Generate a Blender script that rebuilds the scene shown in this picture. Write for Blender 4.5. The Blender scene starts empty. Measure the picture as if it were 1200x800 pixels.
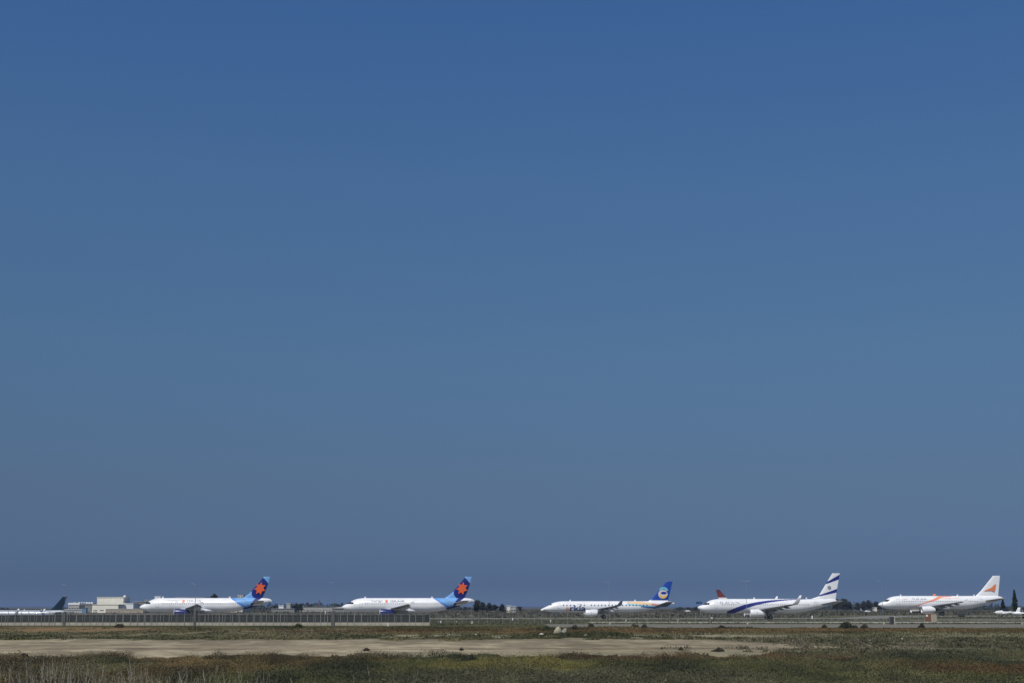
import bpy, bmesh, math, random
import numpy as np
from mathutils import Vector, Matrix

random.seed(7); rng = np.random.default_rng(7)
S = bpy.context.scene
C = S.collection
R = math.radians

# ------------------------------------------------------------------ camera, sky, sun, exposure
CAM_H = 3.15
PITCH = math.atan((711.5 - 400) / 1667.0)
cam_d = bpy.data.cameras.new('camera'); cam = bpy.data.objects.new('camera', cam_d); C.objects.link(cam)
cam_d.lens = 50.0; cam_d.sensor_width = 36.0; cam_d.clip_start = 0.5; cam_d.clip_end = 60000
cam.location = (0, 0, CAM_H); cam.rotation_euler = (R(90) + PITCH, 0, 0)
S.camera = cam

SUN_EL, SUN_AZ = 54.0, -150.0            # azimuth of the sun, clockwise from +Y
w = bpy.data.worlds.new('World'); S.world = w; w.use_nodes = True
nt = w.node_tree; bgn = nt.nodes['Background']
sky = nt.nodes.new('ShaderNodeTexSky'); sky.sky_type = 'NISHITA'; sky.sun_disc = False
sky.sun_elevation = R(SUN_EL); sky.sun_rotation = R(SUN_AZ)
sky.altitude = 3000; sky.air_density = 0.7; sky.dust_density = 0.0; sky.ozone_density = 3.0
hs = nt.nodes.new('ShaderNodeHueSaturation')
# the air of the day: deep blue and even, darker towards the horizon than the model sky
nt.nodes.remove(hs)
tcw = nt.nodes.new('ShaderNodeTexCoord'); sep = nt.nodes.new('ShaderNodeSeparateXYZ'); nt.links.new(tcw.outputs['Generated'], sep.inputs[0])
crv = nt.nodes.new('ShaderNodeValToRGB'); cr = crv.color_ramp
stops = [(0.0154, [0.264, 0.312, 0.478]), (0.086, [0.69, 0.70, 0.715]), (0.1745, [1.09, 1.26, 1.20]), (0.29, [1.383, 1.768, 1.824]), (0.4, [1.359, 1.994, 2.358])]
mxr = 2.6
for i, (p_, c_) in enumerate(stops):
    e = cr.elements[i] if i < 2 else cr.elements.new(p_)
    e.position = p_; e.color = [v / mxr for v in c_] + [1]
nt.links.new(sep.outputs['Z'], crv.inputs[0])
vm = nt.nodes.new('ShaderNodeVectorMath'); vm.operation = 'MULTIPLY'; vs_ = nt.nodes.new('ShaderNodeVectorMath'); vs_.operation = 'SCALE'; vs_.inputs['Scale'].default_value = mxr
nt.links.new(crv.outputs[0], vs_.inputs[0]); nt.links.new(sky.outputs[0], vm.inputs[0]); nt.links.new(vs_.outputs[0], vm.inputs[1])
nt.links.new(vm.outputs[0], bgn.inputs[0])
bgn.inputs[1].default_value = 0.0545

sd = bpy.data.lights.new('sun', 'SUN'); so = bpy.data.objects.new('sun', sd); C.objects.link(so)
sd.energy = 3.7; sd.angle = R(0.53); sd.color = (1.0, 0.95, 0.87)
sv = Vector((math.sin(R(SUN_AZ)) * math.cos(R(SUN_EL)), math.cos(R(SUN_AZ)) * math.cos(R(SUN_EL)), math.sin(R(SUN_EL))))
so.rotation_euler = sv.to_track_quat('Z', 'Y').to_euler(); so.location = (-60, -80, 120)

S.view_settings.view_transform = 'Standard'; S.view_settings.look = 'None'
S.view_settings.exposure = 0.0; S.view_settings.gamma = 1.0
S.view_settings.use_curve_mapping = False
S.cycles.volume_bounces = 0
S.cycles.max_bounces = 6

# ------------------------------------------------------------------ small helpers
K = 1667.0 / math.cos(PITCH)            # pixels per metre at one metre, along the horizon row
def X(px, Y): return (px - 600.0) * Y / K
def ZZ(py, Y):                          # height seen at row py at distance Y
    v = (400.0 - py) / 1667.0
    return CAM_H + Y * (math.sin(PITCH) + v * math.cos(PITCH)) / (math.cos(PITCH) - v * math.sin(PITCH))
def YG(py): return CAM_H * K / (py - 711.5)

def mat(name, col, rough=0.7, noise=0.12, scale=2.0, metal=0.0, attr=None, bump=0.0, coat=0.0, alpha=1.0):
    m = bpy.data.materials.new(name); m.use_nodes = True
    t = m.node_tree; b = t.nodes['Principled BSDF']
    b.inputs['Roughness'].default_value = rough; b.inputs['Metallic'].default_value = metal
    b.inputs['Coat Weight'].default_value = coat
    n = t.nodes.new('ShaderNodeTexNoise'); n.inputs['Scale'].default_value = scale; n.inputs['Detail'].default_value = 6
    tc = t.nodes.new('ShaderNodeTexCoord'); t.links.new(tc.outputs['Object'], n.inputs['Vector'])
    mr = t.nodes.new('ShaderNodeMapRange'); mr.inputs['From Min'].default_value = .25; mr.inputs['From Max'].default_value = .75
    mr.inputs['To Min'].default_value = 1 - noise; mr.inputs['To Max'].default_value = 1 + noise
    t.links.new(n.outputs['Fac'], mr.inputs['Value'])
    mul = t.nodes.new('ShaderNodeVectorMath'); mul.operation = 'SCALE'
    if attr:
        a = t.nodes.new('ShaderNodeAttribute'); a.attribute_name = attr; t.links.new(a.outputs['Color'], mul.inputs[0])
    else:
        mul.inputs[0].default_value = col[:3]
    t.links.new(mr.outputs[0], mul.inputs['Scale']); t.links.new(mul.outputs[0], b.inputs['Base Color'])
    if bump:
        bp = t.nodes.new('ShaderNodeBump'); bp.inputs['Strength'].default_value = bump; bp.inputs['Distance'].default_value = .1
        t.links.new(n.outputs['Fac'], bp.inputs['Height']); t.links.new(bp.outputs[0], b.inputs['Normal'])
    if alpha < 1: b.inputs['Alpha'].default_value = alpha
    return m

M = {}
M['paint'] = mat('aircraft_paint', None, .32, .07, .6, attr='Col', coat=.2)
M['white'] = mat('white_paint', (.78, .79, .8), .4, .05, 1)
M['offwhite'] = mat('off_white_plaster', (.70, .68, .60), .8, .1, .5)
M['cream'] = mat('cream_plaster', (.80, .775, .66), .85, .08, .4)
M['grey'] = mat('grey_plaster', (.22, .22, .21), .85, .15, .4)
M['lgrey'] = mat('light_grey_plaster', (.38, .38, .36), .85, .12, .4)
M['roofgrey'] = mat('roof_sheet', (.28, .29, .29), .6, .1, .5)
M['brown'] = mat('brown_render', (.17, .075, .04), .8, .15, 3)
M['beige'] = mat('beige_render', (.36, .32, .25), .85, .12, 3)
M['glass'] = mat('dark_glass', (.02, .022, .028), .12, .1, 3)
M['window'] = mat('cabin_window', (.05, .06, .08), .25, .1, 3)
M['rubber'] = mat('black_rubber', (.02, .02, .02), .85, .1, 6)
M['metal'] = mat('bare_metal', (.45, .46, .47), .35, .1, 4, metal=.8)
M['dark'] = mat('dark_metal', (.035, .038, .042), .6, .15, 4)
M['galv'] = mat('galvanised_steel', (.34, .35, .35), .55, .12, 3, metal=.2)
M['concrete'] = mat('weathered_concrete', (.40, .375, .30), .9, .22, 1.2, bump=.3)
M['pillar'] = mat('grey_concrete', (.11, .11, .105), .9, .2, 1.5)
M['asphalt'] = mat('old_asphalt', (.15, .14, .108), .95, .22, .35)
M['taxi'] = mat('taxiway_concrete', (.17, .165, .145), .9, .18, .3)
M['kerb'] = mat('white_kerb', (.44, .43, .37), .8, .18, .9)
M['rockA'] = mat('yellowish_limestone', (.36, .35, .24), .95, .3, 3, bump=.8)
M['rockB'] = mat('grey_limestone', (.24, .24, .19), .95, .3, 3, bump=.8)
M['trunk'] = mat('bark', (.09, .07, .05), .95, .25, 4)
M['leaf'] = mat('foliage', None, .8, .25, 3, attr='Col')
M['navy'] = mat('navy_letters', (.03, .06, .2), .4, .03, 2)
M['greyl'] = mat('slate_letters', (.14, .17, .24), .4, .03, 2)
M['silver'] = mat('silver_letters', (.22, .25, .31), .4, .03, 2)
M['orange'] = mat('orange_decal', (.72, .12, .035), .4, .03, 2)
M['peach'] = mat('peach_decal', (.75, .42, .3), .4, .03, 2)
M['swirl'] = mat('swirl_white', (.66, .62, .6), .4, .05, 2)
M['soft_orange'] = mat('faded_orange_decal', (.74, .22, .08), .4, .05, 2)
M['blue'] = mat('royal_blue_decal', (.02, .035, .3), .4, .03, 2)
M['cyan'] = mat('pale_cyan_decal', (.18, .5, .65), .4, .03, 2)
M['yellow'] = mat('yellow_decal', (.8, .5, .12), .4, .03, 2)
M['bluebox'] = mat('blue_sheet', (.03, .08, .2), .5, .1, 2)
M['bluepale'] = mat('pale_blue_sheet', (.14, .26, .38), .5, .1, 2)
M['pole'] = mat('grey_pole_paint', (.20, .24, .28), .6, .12, 3)
M['lamp'] = mat('lamp_cover', (.3, .33, .36), .3, .05, 2)

# shade cloth on the left fence: woven, a part of the light goes through
def cloth_mat():
    m = mat('shade_cloth', (.028, .034, .035), .9, .3, .6)
    m.node_tree.nodes['Principled BSDF'].inputs['Alpha'].default_value = .84
    return m
M['cloth'] = cloth_mat(); M['cloth'].node_tree.nodes['Principled BSDF'].inputs['Alpha'].default_value = .93
M['fpost'] = mat('fence_post_steel', (.25, .25, .24), .6, .15, 3, metal=.1)

def tag(o, label, cat, group=None):
    o['label'] = label; o['category'] = cat
    if group: o['group'] = group
    return o
def thing(name, label, cat, loc=(0, 0, 0), rotz=0, group=None):
    o = bpy.data.objects.new(name, None); C.objects.link(o); o.location = loc; o.rotation_euler = (0, 0, rotz)
    o.empty_display_size = .5
    return tag(o, label, cat, group)
def link(name, me, m=None, parent=None):
    o = bpy.data.objects.new(name, me); C.objects.link(o)
    if m and not me.materials: me.materials.append(m)
    if parent: o.parent = parent
    return o
def obj(name, bm, m, parent=None, smooth=False):
    me = bpy.data.meshes.new(name); bm.to_mesh(me); bm.free()
    if smooth:
        for p in me.polygons: p.use_smooth = True
    return link(name, me, m, parent)
def box(bm, c, s, rz=0, bev=0):
    r = bmesh.ops.create_cube(bm, size=1)
    mt = Matrix.Translation(c) @ Matrix.Rotation(rz, 4, 'Z') @ Matrix.Diagonal((s[0], s[1], s[2], 1))
    bmesh.ops.transform(bm, matrix=mt, verts=r['verts'])
    if bev:
        es = list({e for v in r['verts'] for e in v.link_edges})
        bmesh.ops.bevel(bm, geom=es, offset=bev, segments=1, affect='EDGES')
    return bm
def tube(bm, p, q, r0, r1=None, seg=10):
    p = Vector(p); q = Vector(q); r1 = r0 if r1 is None else r1
    d = q - p
    res = bmesh.ops.create_cone(bm, cap_ends=True, segments=seg, radius1=r0, radius2=r1, depth=d.length)
    mt = Matrix.Translation((p + q) / 2) @ d.to_track_quat('Z', 'Y').to_matrix().to_4x4()
    bmesh.ops.transform(bm, matrix=mt, verts=res['verts'])
    return bm
def bbox(*a, **k): return box(bmesh.new(), *a, **k)
def btube(*a, **k): return tube(bmesh.new(), *a, **k)
def copy_tree(o, parent=None):
    c = o.copy(); C.objects.link(c)
    if parent: c.parent = parent
    for ch in list(o.children): copy_tree(ch, c)
    return c
def np_mesh(name, verts, faces, cols=None, smooth=False):
    """verts (n,3); faces (m,k) with one k"""
    me = bpy.data.meshes.new(name)
    verts = np.asarray(verts, np.float32); faces = np.asarray(faces, np.int32)
    me.vertices.add(len(verts)); me.vertices.foreach_set('co', verts.ravel())
    m_, k_ = faces.shape
    me.loops.add(m_ * k_); me.loops.foreach_set('vertex_index', faces.ravel())
    me.polygons.add(m_)
    me.polygons.foreach_set('loop_start', np.arange(0, m_ * k_, k_, dtype=np.int32))
    me.polygons.foreach_set('loop_total', np.full(m_, k_, np.int32))
    if smooth: me.polygons.foreach_set('use_smooth', np.ones(m_, bool))
    if cols is not None:
        a = me.color_attributes.new('Col', 'FLOAT_COLOR', 'POINT')
        a.data.foreach_set('color', np.concatenate([cols, np.ones((len(cols), 1))], 1).astype(np.float32).ravel())
    me.update(); me.validate()
    return me

_lat = rng.random((256, 256))
def vnoise(x, y):
    xi = np.floor(x).astype(int); yi = np.floor(y).astype(int); fx = x - xi; fy = y - yi
    fx = fx * fx * (3 - 2 * fx); fy = fy * fy * (3 - 2 * fy)
    g = lambda a, b: _lat[a % 256, b % 256]
    return (g(xi, yi) * (1 - fx) + g(xi + 1, yi) * fx) * (1 - fy) + (g(xi, yi + 1) * (1 - fx) + g(xi + 1, yi + 1) * fx) * fy
def fbm(x, y, o=5):
    s = 0; a = .5; t = 0
    for i in range(o):
        s = s + a * vnoise(x * 2 ** i + 17 * i, y * 2 ** i + 31 * i); t += a; a *= .55
    return s / t
def sst(a, b, x):
    t = np.clip((x - a) / (b - a), 0, 1); return t * t * (3 - 2 * t)

# ------------------------------------------------------------------ ground
def terrain(x, y):
    x = np.asarray(x, float); y = np.asarray(y, float)
    z = .16 * (fbm(x * .16 + 5, y * .16) - .5) + .10 * (fbm(x * .6, y * .6 + 9, 3) - .5)
    z = z * (1 - sst(200, 240, y))
    z = z - 3.8 * sst(450, 600, y) * (1 - sst(760, 860, y)) * (1 - sst(-190, -150, x))   # hollow at the far left
    z = z + .75 * sst(340, 400, y) * sst(95, 112, x) * (1 - sst(520, 640, y))                # the far right apron lies higher
    return z
def tz(x, y): return float(terrain(x, y))

def zone_colour(x, y, jitter=True):
    """albedo of soil and of the low growth, by place"""
    u = x * K / np.maximum(y, 20) + 600           # only used as a slanting ground coordinate
    s = 711.5 + CAM_H * K / np.maximum(y, 20)
    n1 = fbm(x * .035, y * .02 + 3, 5); n2 = fbm(x * .12 + 40, y * .05, 5); n3 = fbm(x * .5, y * .22 + 70, 4)
    n4 = fbm(x * .02 + 90, y * .012 + 9, 4)
    c = lambda r, g, b: np.array([r, g, b])[None, :] * np.ones((len(x), 1))
    mix = lambda a, b, f: a * (1 - f[:, None]) + b * f[:, None]
    green = mix(c(.040, .047, .020), c(.066, .070, .027), sst(.35, .65, n3))
    dull = c(.072, .064, .036)
    green = mix(green, dull, sst(.42, .62, n2) * .6)
    red = mix(c(.082, .056, .026), c(.105, .066, .030), sst(.4, .6, n3))
    soil = mix(c(.32, .275, .215), c(.255, .22, .17), sst(.35, .65, n2))
    soil = mix(soil, c(.37, .33, .255), sst(.55, .7, n3) * .6)
    gravel = mix(c(.25, .235, .175), c(.19, .17, .12), sst(.4, .6, n3))
    # near scrub: mottled green, with russet and yellowish stands of their own place
    us = u + 120 * (n1 - .5) + 60 * (n2 - .5); ss = s + 7 * (n2 - .5) + 4 * (n3 - .5)
    blob = lambda u0, u1, s0, s1, a=70, b=1.6: sst(u0 - a, u0 + a, us) * (1 - sst(u1 - a, u1 + a, us)) * sst(s0 - b, s0 + b, ss) * (1 - sst(s1 - b, s1 + b, ss))
    col = mix(green, red, sst(.60, .68, n1 + .10 * (n3 - .5)) * .6)
    col = mix(col, c(.088, .080, .024), blob(330, 1010, 772, 786) * sst(.40, .58, n4 * .5 + n2 * .5) * .8)
    col = mix(col, c(.090, .050, .026), blob(660, 1020, 766.5, 771) * .8)
    col = mix(col, c(.115, .066, .028), blob(1050, 1400, 777, 788, 60, 2.2) * .75)
    col = mix(col, c(.035, .045, .026), blob(1020, 1190, 757, 776, 40, 3) * .7)
    col = mix(col, c(.045, .046, .030), blob(420, 900, 786, 810, 90, 2.5) * .7)
    col = mix(col, c(.060, .045, .028), blob(-200, 120, 771, 786, 40, 2.5) * .6)
    col = col * (.72 + .62 * sst(.3, .7, n2))[:, None] * (.8 + .42 * sst(.3, .7, n3))[:, None]
    # track between s 747 and 768
    lo = 767.5 + 3.5 * (n2 - .5) * 2 + 6 * (n3 - .5) - 6 * sst(850, 1030, u); hi = 748.2 + 4 * (n2 - .5) + 5 * (n3 - .5) + 8 * sst(800, 1000, u)
    track = sst(-.8, .8, s - hi) * sst(-.8, .8, lo - s)
    track = track * (1 - sst(.36, .56, sst(740, 1090, u) * .85 + 2.2 * (n3 * .6 + n2 * .4 - .5) * sst(700, 860, u)))
    tcol = mix(soil, gravel, sst(758, 762, s + 4 * (n2 - .5)) * sst(450, 700, u) * .7)
    tcol = mix(tcol, c(.13, .10, .075), (sst(.0, 1., 1 - np.abs(s - 758.5 - 2 * (n1 - .5)) / 1.6)) * .55)
    tcol = mix(tcol, c(.20, .168, .125), (sst(.0, 1., 1 - np.abs(s - 754.5 - 2 * (n4 - .5)) / 1.0)) * .5)
    for rs, rw, rk in ((750.6, .35, .30), (752.4, .35, .25), (763.2, .6, .28)):
        rut = sst(0., 1., 1 - np.abs(s - rs - 1.4 * (n1 - .5) - .8 * (n4 - .5)) / rw) * sst(.35, .6, n3); tcol = tcol * (1 - rk * rut)[:, None]
    tcol = mix(tcol, c(.16, .125, .09), sst(0., 1., 1 - np.abs(s - 758.8 - 1.5 * (n1 - .5)) / 1.5) * sst(.42, .55, n2 * .5 + n3 * .5) * sst(380, 620, u) * .75)
    tcol = tcol * (.70 + .30 * sst(.35, .65, n3))[:, None] * (.88 + .24 * sst(.35, .65, n1))[:, None]
    col = mix(col, tcol, track)
    # between fence and track
    far = sst(-.5, .5, 747 - s)
    strip = mix(green, red, sst(.0, 1., 1 - np.abs(s - 738.7) / 4.5) * sst(180, 330, u + 200 * (n1 - .5)))
    strip = strip * (.7 + .65 * sst(.3, .7, n2))[:, None]
    lgreen = sst(735.5, 738, s) * (1 - sst(744, 747, s)) * (1 - sst(350, 480, us)); strip = mix(strip, mix(c(.105, .105, .055), c(.15, .13, .09), sst(.45, .6, n3)), lgreen * sst(.42, .60, n2 * .5 + n3 * .5))
    left_orange = (1 - sst(150, 240, u + 60 * (n2 - .5))) * sst(733, 735, s) * (1 - sst(738.5, 741, s))
    strip = mix(strip, mix(c(.20, .13, .075), c(.15, .115, .07), sst(.4, .6, n3)), left_orange * (.6 + .4 * sst(.4, .6, n2)))
    pale = sst(742, 744, s) * sst(.50, .56, n3 * .5 + n2 * .5 + .05 * sst(600, 800, u) * (1 - sst(1000, 1100, u))) * sst(320, 480, u + 300 * (n1 - .5)) * (1 - track)
    strip = mix(strip, c(.29, .265, .205), pale * .85)
    col = mix(col, strip, far * (1 - track))
    dry = sst(741, 744, s) * (1 - sst(764, 770, s)) * sst(820, 960, u) * (1 - track)
    col = mix(col, mix(c(.115, .108, .070), c(.085, .088, .050), sst(.42, .6, n2)), dry * (.35 + .4 * sst(.35, .6, n3)))
    palem = sst(744, 747, s) * (1 - sst(758, 761, s)) * sst(.49, .56, n3 * .6 + n2 * .4) * sst(820, 900, u) * (1 - sst(1000, 1160, u))
    col = mix(col, c(.22, .20, .155), palem * .85)
    # airfield: grass between the roads, then dull scrubland
    af = sst(-.3, .3, 731.6 - s)
    olive = mix(c(.10, .10, .062), c(.075, .08, .05), sst(.4, .6, n2))
    col = mix(col, olive, af)
    ff = sst(-.2, .2, 722.3 - s)
    scr = mix(c(.10, .09, .07), c(.08, .075, .058), sst(.4, .6, n2))
    col = mix(col, scr, ff)
    col = col * np.array([[1.02, 1.0, .86]])
    return col, track

def make_ground():
    ys = np.concatenate([np.array([-3000, -600, -120, -30, 0, 20, 35, 45]), 50 * (330 / 50.) ** np.linspace(0, 1, 420),
                         np.array([345, 360, 375, 390, 405, 420, 435, 450, 465, 480, 500, 520, 540, 560, 580, 600, 640, 700, 760, 780, 800, 820, 840, 860, 900,
                                   1000, 1300, 1800, 2600, 4000, 7000, 12000, 20000, 30000])])
    us = np.concatenate([-np.array([60, 20, 8, 4, 2.4, 1.7, 1.3])[:], np.linspace(-1.05, 1.05, 420), np.array([1.3, 1.7, 2.4, 4, 8, 20, 60])])
    W = np.maximum(ys, 40) * .36 + 6
    gx = us[None, :] * W[:, None]; gy = np.repeat(ys[:, None], len(us), 1)
    x = gx.ravel(); y = gy.ravel(); z = terrain(x, y)
    col, _ = zone_colour(x, y)
    nr, nc = gx.shape
    i = np.arange(nr * nc).reshape(nr, nc)
    f = np.stack([i[:-1, :-1], i[:-1, 1:], i[1:, 1:], i[1:, :-1]], -1).reshape(-1, 4)
    me = np_mesh('ground', np.stack([x, y, z], 1), f, col, True)
    m = mat('soil_and_scrub', None, .97, .28, 1.6, attr='Col', bump=.5)
    m.node_tree.nodes['Principled BSDF'].inputs['Specular IOR Level'].default_value = .1
    o = link('ground', me, m); o['kind'] = 'structure'
make_ground()

def sheet(name, x0, x1, y0, y1, off, m, nx=60, ny=6, edge=0):
    xs = np.linspace(x0, x1, nx); ys = np.linspace(y0, y1, ny)
    gx, gy = np.meshgrid(xs, ys); gx = gx.ravel(); gy = gy.ravel().copy()
    if edge:
        e = (fbm(gx * .2, gx * .05 + 4, 3) - .5) * edge
        gy = gy + np.where(gy == y0, e, 0)
    z = terrain(gx, gy) + off
    i = np.arange(ny * nx).reshape(ny, nx)
    f = np.stack([i[:-1, :-1], i[:-1, 1:], i[1:, 1:], i[1:, :-1]], -1).reshape(-1, 4)
    o = link(name, np_mesh(name, np.stack([gx, gy, z], 1), f, None, True), m); o['kind'] = 'structure'; return o
sheet('perimeter_road', X(640, 255), 400, 229, 279, .02, M['asphalt'], 160, 12, 5)
sheet('taxiway', -400, 400, 394, 436, .03, M['taxi'], 200, 8)
sheet('apron', 60, 330, 350, 362, .03, M['taxi'], 100, 4)

# hills far behind
def make_hills():
    xs = np.linspace(-9000, 9000, 240); rows = []
    prof = 6 + 9 * fbm(xs * .0007 + 3, xs * 0 + 2, 5)
    for k, (dy, h) in enumerate([(0, 0), (500, .75), (900, 1), (1500, .6), (2200, 0)]):
        rows.append(np.stack([xs, np.full_like(xs, 9500. + dy), prof * h - .5], 1))
    v = np.concatenate(rows); nx = len(xs); i = np.arange(5 * nx).reshape(5, nx)
    f = np.stack([i[:-1, :-1], i[:-1, 1:], i[1:, 1:], i[1:, :-1]], -1).reshape(-1, 4)
    o = link('hills', np_mesh('hills', v, f, None, True), mat('far_hills', (.06, .065, .05), .9, .2, .002)); o['kind'] = 'structure'
make_hills()

# ------------------------------------------------------------------ low growth
def tufts(x, y, r, h, leaf, col, k=6, z0=None, up=.6):
    """k small leaf faces round each spot; returns verts, faces, colours"""
    n = len(x)
    z0 = terrain(x, y) if z0 is None else z0
    a = rng.random((n, k)) * 2 * np.pi; rr = np.sqrt(rng.random((n, k))) * r[:, None]
    hz = rng.random((n, k)); hz = hz * h[:, None] * np.sqrt(np.maximum(0.08, 1 - (rr / (r[:, None] * 1.05)) ** 2))
    c = np.stack([x[:, None] + rr * np.cos(a), y[:, None] + rr * np.sin(a), z0[:, None] + hz], -1)
    ls = leaf[:, None] * (.6 + .8 * rng.random((n, k)))
    d1 = rng.normal(size=(n, k, 3)); d1[..., 2] = np.abs(d1[..., 2]) * (1 + up * 2); d1 /= np.linalg.norm(d1, axis=-1, keepdims=True)
    d2 = rng.normal(size=(n, k, 3)); d2 -= (d2 * d1).sum(-1, keepdims=True) * d1; d2 /= np.linalg.norm(d2, axis=-1, keepdims=True)
    p0 = c - d2 * ls[..., None] * .42 - d1 * ls[..., None] * .2
    p1 = c + d2 * ls[..., None] * .42 - d1 * ls[..., None] * .2
    p2 = c + d1 * ls[..., None] * .9
    v = np.stack([p0, p1, p2], 2).reshape(-1, 3)
    f = np.arange(len(v)).reshape(-1, 3)
    cc = col[:, None, None, :] * (.85 + .3 * rng.random((n, k, 1, 1)))
    cc = np.broadcast_to(cc, (n, k, 3, 3)).reshape(-1, 3)
    return v, f, cc
def stuff(name, label, parts, m):
    vs, fs, cs = [], [], []; o_ = 0
    for v, f, c in parts: vs.append(v); fs.append(f + o_); cs.append(c); o_ += len(v)
    o = link(name, np_mesh(name, np.concatenate(vs), np.concatenate(fs), np.concatenate(cs)), m)
    o['kind'] = 'stuff'; o['label'] = label; o['category'] = 'plants'; return o
def scatter(n, y0, y1, wide=1.06):
    y = y0 + (y1 - y0) * rng.random(n); x = (rng.random(n) * 2 - 1) * (y * .354 + 3) * wide
    return x, y
def growth():
    near = []
    x, y = scatter(110000, 52, 100)
    col, tr = zone_colour(x, y)
    clump = fbm(x * .55, y * .22, 4)
    keep = (tr < .15 + .3 * rng.random(len(x))) & (rng.random(len(x)) < .35 + 1.3 * sst(.35, .65, clump))
    x, y, col, clump = x[keep], y[keep], col[keep], clump[keep]
    hh = .05 + .50 * sst(.42, .72, clump) * (.6 + .6 * rng.random(len(x)))
    near.append(tufts(x, y, .10 + .22 * rng.random(len(x)), hh, .025 + .035 * rng.random(len(x)), col * 1.25, 13))
    mid = []
    x, y = scatter(52000, 138, 228)
    col, tr = zone_colour(x, y)
    clump = fbm(x * .25, y * .14 + 7, 3)
    keep = (tr < .2) & (col[:, 0] < .145) & (rng.random(len(x)) < .2 + 1.2 * sst(.4, .65, clump))
    x, y, col, clump = x[keep], y[keep], col[keep], clump[keep]
    mid.append(tufts(x, y, .15 + .35 * rng.random(len(x)), .06 + .32 * sst(.48, .75, clump), .07 + .08 * rng.random(len(x)), col * 1.3, 9))
    x, y = scatter(30000, 95, 150)
    col, tr = zone_colour(x, y)
    clump = fbm(x * .4 + 30, y * .14 + 7, 4); u = x * K / y + 600
    keep = ((tr < .3) | ((clump > .60) & (rng.random(len(x)) < .5) & (np.abs(711.5 + CAM_H * K / y - 759.8) < 1.3) & (u > 400 + 500 * clump))) & (rng.random(len(x)) < .2 + 1.2 * sst(.4, .65, clump))
    x, y, col, clump = x[keep], y[keep], col[keep], clump[keep]
    col = np.minimum(col, np.array([[.12, .105, .07]]))
    mid.append(tufts(x, y, .12 + .25 * rng.random(len(x)), .07 + .3 * sst(.45, .75, clump), .07 + .09 * rng.random(len(x)), col, 6))
    stuff('scrub', 'low dark green and russet scrub covering the near ground', near, M['leaf'])
    stuff('salt_scrub', 'low russet and green scrub between the dirt track and the fence', mid, M['leaf'])
    # dull bushes of the flat land behind the aircraft
    x, y = scatter(15000, 455, 2600, 1.3)
    y = 455 * (2600 / 455.) ** ((y - 455) / (2600 - 455)); x = (rng.random(len(x)) * 2 - 1) * (y * .354 + 30) * 1.1
    cl = fbm(x * .012, y * .01, 4); keep = (rng.random(len(x)) < .25 + sst(.4, .6, cl)) & ~((x < -105) & (y < 780))
    x, y, cl = x[keep], y[keep], cl[keep]
    base = np.array([.085, .077, .06])[None] * (.7 + .6 * rng.random((len(x), 1))) + np.array([[-.01, .004, -.006]]) * sst(.5, .6, cl)[:, None]
    stuff('scrubland', 'dull brown and green scrubland on the flats behind the aircraft',
          [tufts(x, y, .8 + 2.2 * rng.random(len(x)), .25 + .8 * rng.random(len(x)), .35 + .5 * rng.random(len(x)), base, 12)], M['leaf'])
    # airfield grass
    x, y = scatter(26000, 262, 392, 1.05)
    col, _ = zone_colour(x, y); cl = fbm(x * .1, y * .05, 3)
    road = (x > X(640, 255)) & (y < 281)
    keep = (~road) & (rng.random(len(x)) < .4 + sst(.4, .6, cl)) & ~((y > 346) & (y < 366) & (x > 58))
    x, y, col = x[keep], y[keep], col[keep]
    stuff('grass', 'olive grass of the airfield between perimeter road and taxiway',
          [tufts(x, y, .2 + .4 * rng.random(len(x)), .08 + .18 * rng.random(len(x)), .12 + .12 * rng.random(len(x)), col, 5)], M['leaf'])
growth()

def dry_stalks():
    n = 330; bm_v, bm_f, cs = [], [], []; o = 0
    for i in range(n):
        Y = random.uniform(50, 66); px = 330 * random.random() ** 1.1 if random.random() < .93 else random.uniform(330, 600)
        if random.random() < .35: px = random.choice([40, 62, 88, 108, 125, 150, 172, 215]) + random.gauss(0, 6)
        x = X(px, Y); z = tz(x, Y); h = random.uniform(.35, .95) * (1.1 if px < 180 else .85)
        dx, dy = random.gauss(0, .13) * h, random.gauss(0, .12) * h; w_ = random.uniform(.010, .020)
        col = np.array([.30, .27, .20]) * random.uniform(.55, 1.3)
        segs = [(x, Y, z)]; 
        for t in (.5, 1.0): segs.append((x + dx * t + dx * t * t * .4, Y + dy * t, z + h * t))
        def strip(pts, ws):
            nonlocal o
            for (p, w1), (q, w2) in zip(list(zip(pts, ws))[:-1], list(zip(pts, ws))[1:]):
                ring = []
                for (pp, ww) in ((p, w1), (q, w2)):
                    for a in (0, 2.09, 4.19): ring.append((pp[0] + ww * math.cos(a), pp[1] + ww * math.sin(a), pp[2]))
                bm_v.extend(ring)
                for a in range(3): bm_f.append((o + a, o + (a + 1) % 3, o + 3 + (a + 1) % 3, o + 3 + a))
                cs.extend([col] * 6); o += 6
        strip(segs, [w_, w_ * .8, w_ * .4])
        for b in range(random.choice([0, 1, 1, 2])):
            t = random.uniform(.3, .8); b0 = (x + dx * t, Y + dy * t, z + h * t); s_ = random.choice([-1, 1])
            b1 = (b0[0] + s_ * random.uniform(.05, .18) * h, b0[1], b0[2] + random.uniform(.15, .35) * h)
            strip([b0, b1], [w_ * .6, w_ * .3])
    me = np_mesh('dry_stalks', np.array(bm_v), np.array(bm_f), np.array(cs))
    ob = link('dry_stalks', me, M['leaf']); ob['kind'] = 'stuff'; ob['label'] = 'pale dry stalks standing in the near left scrub'; ob['category'] = 'plants'
dry_stalks()

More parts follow.
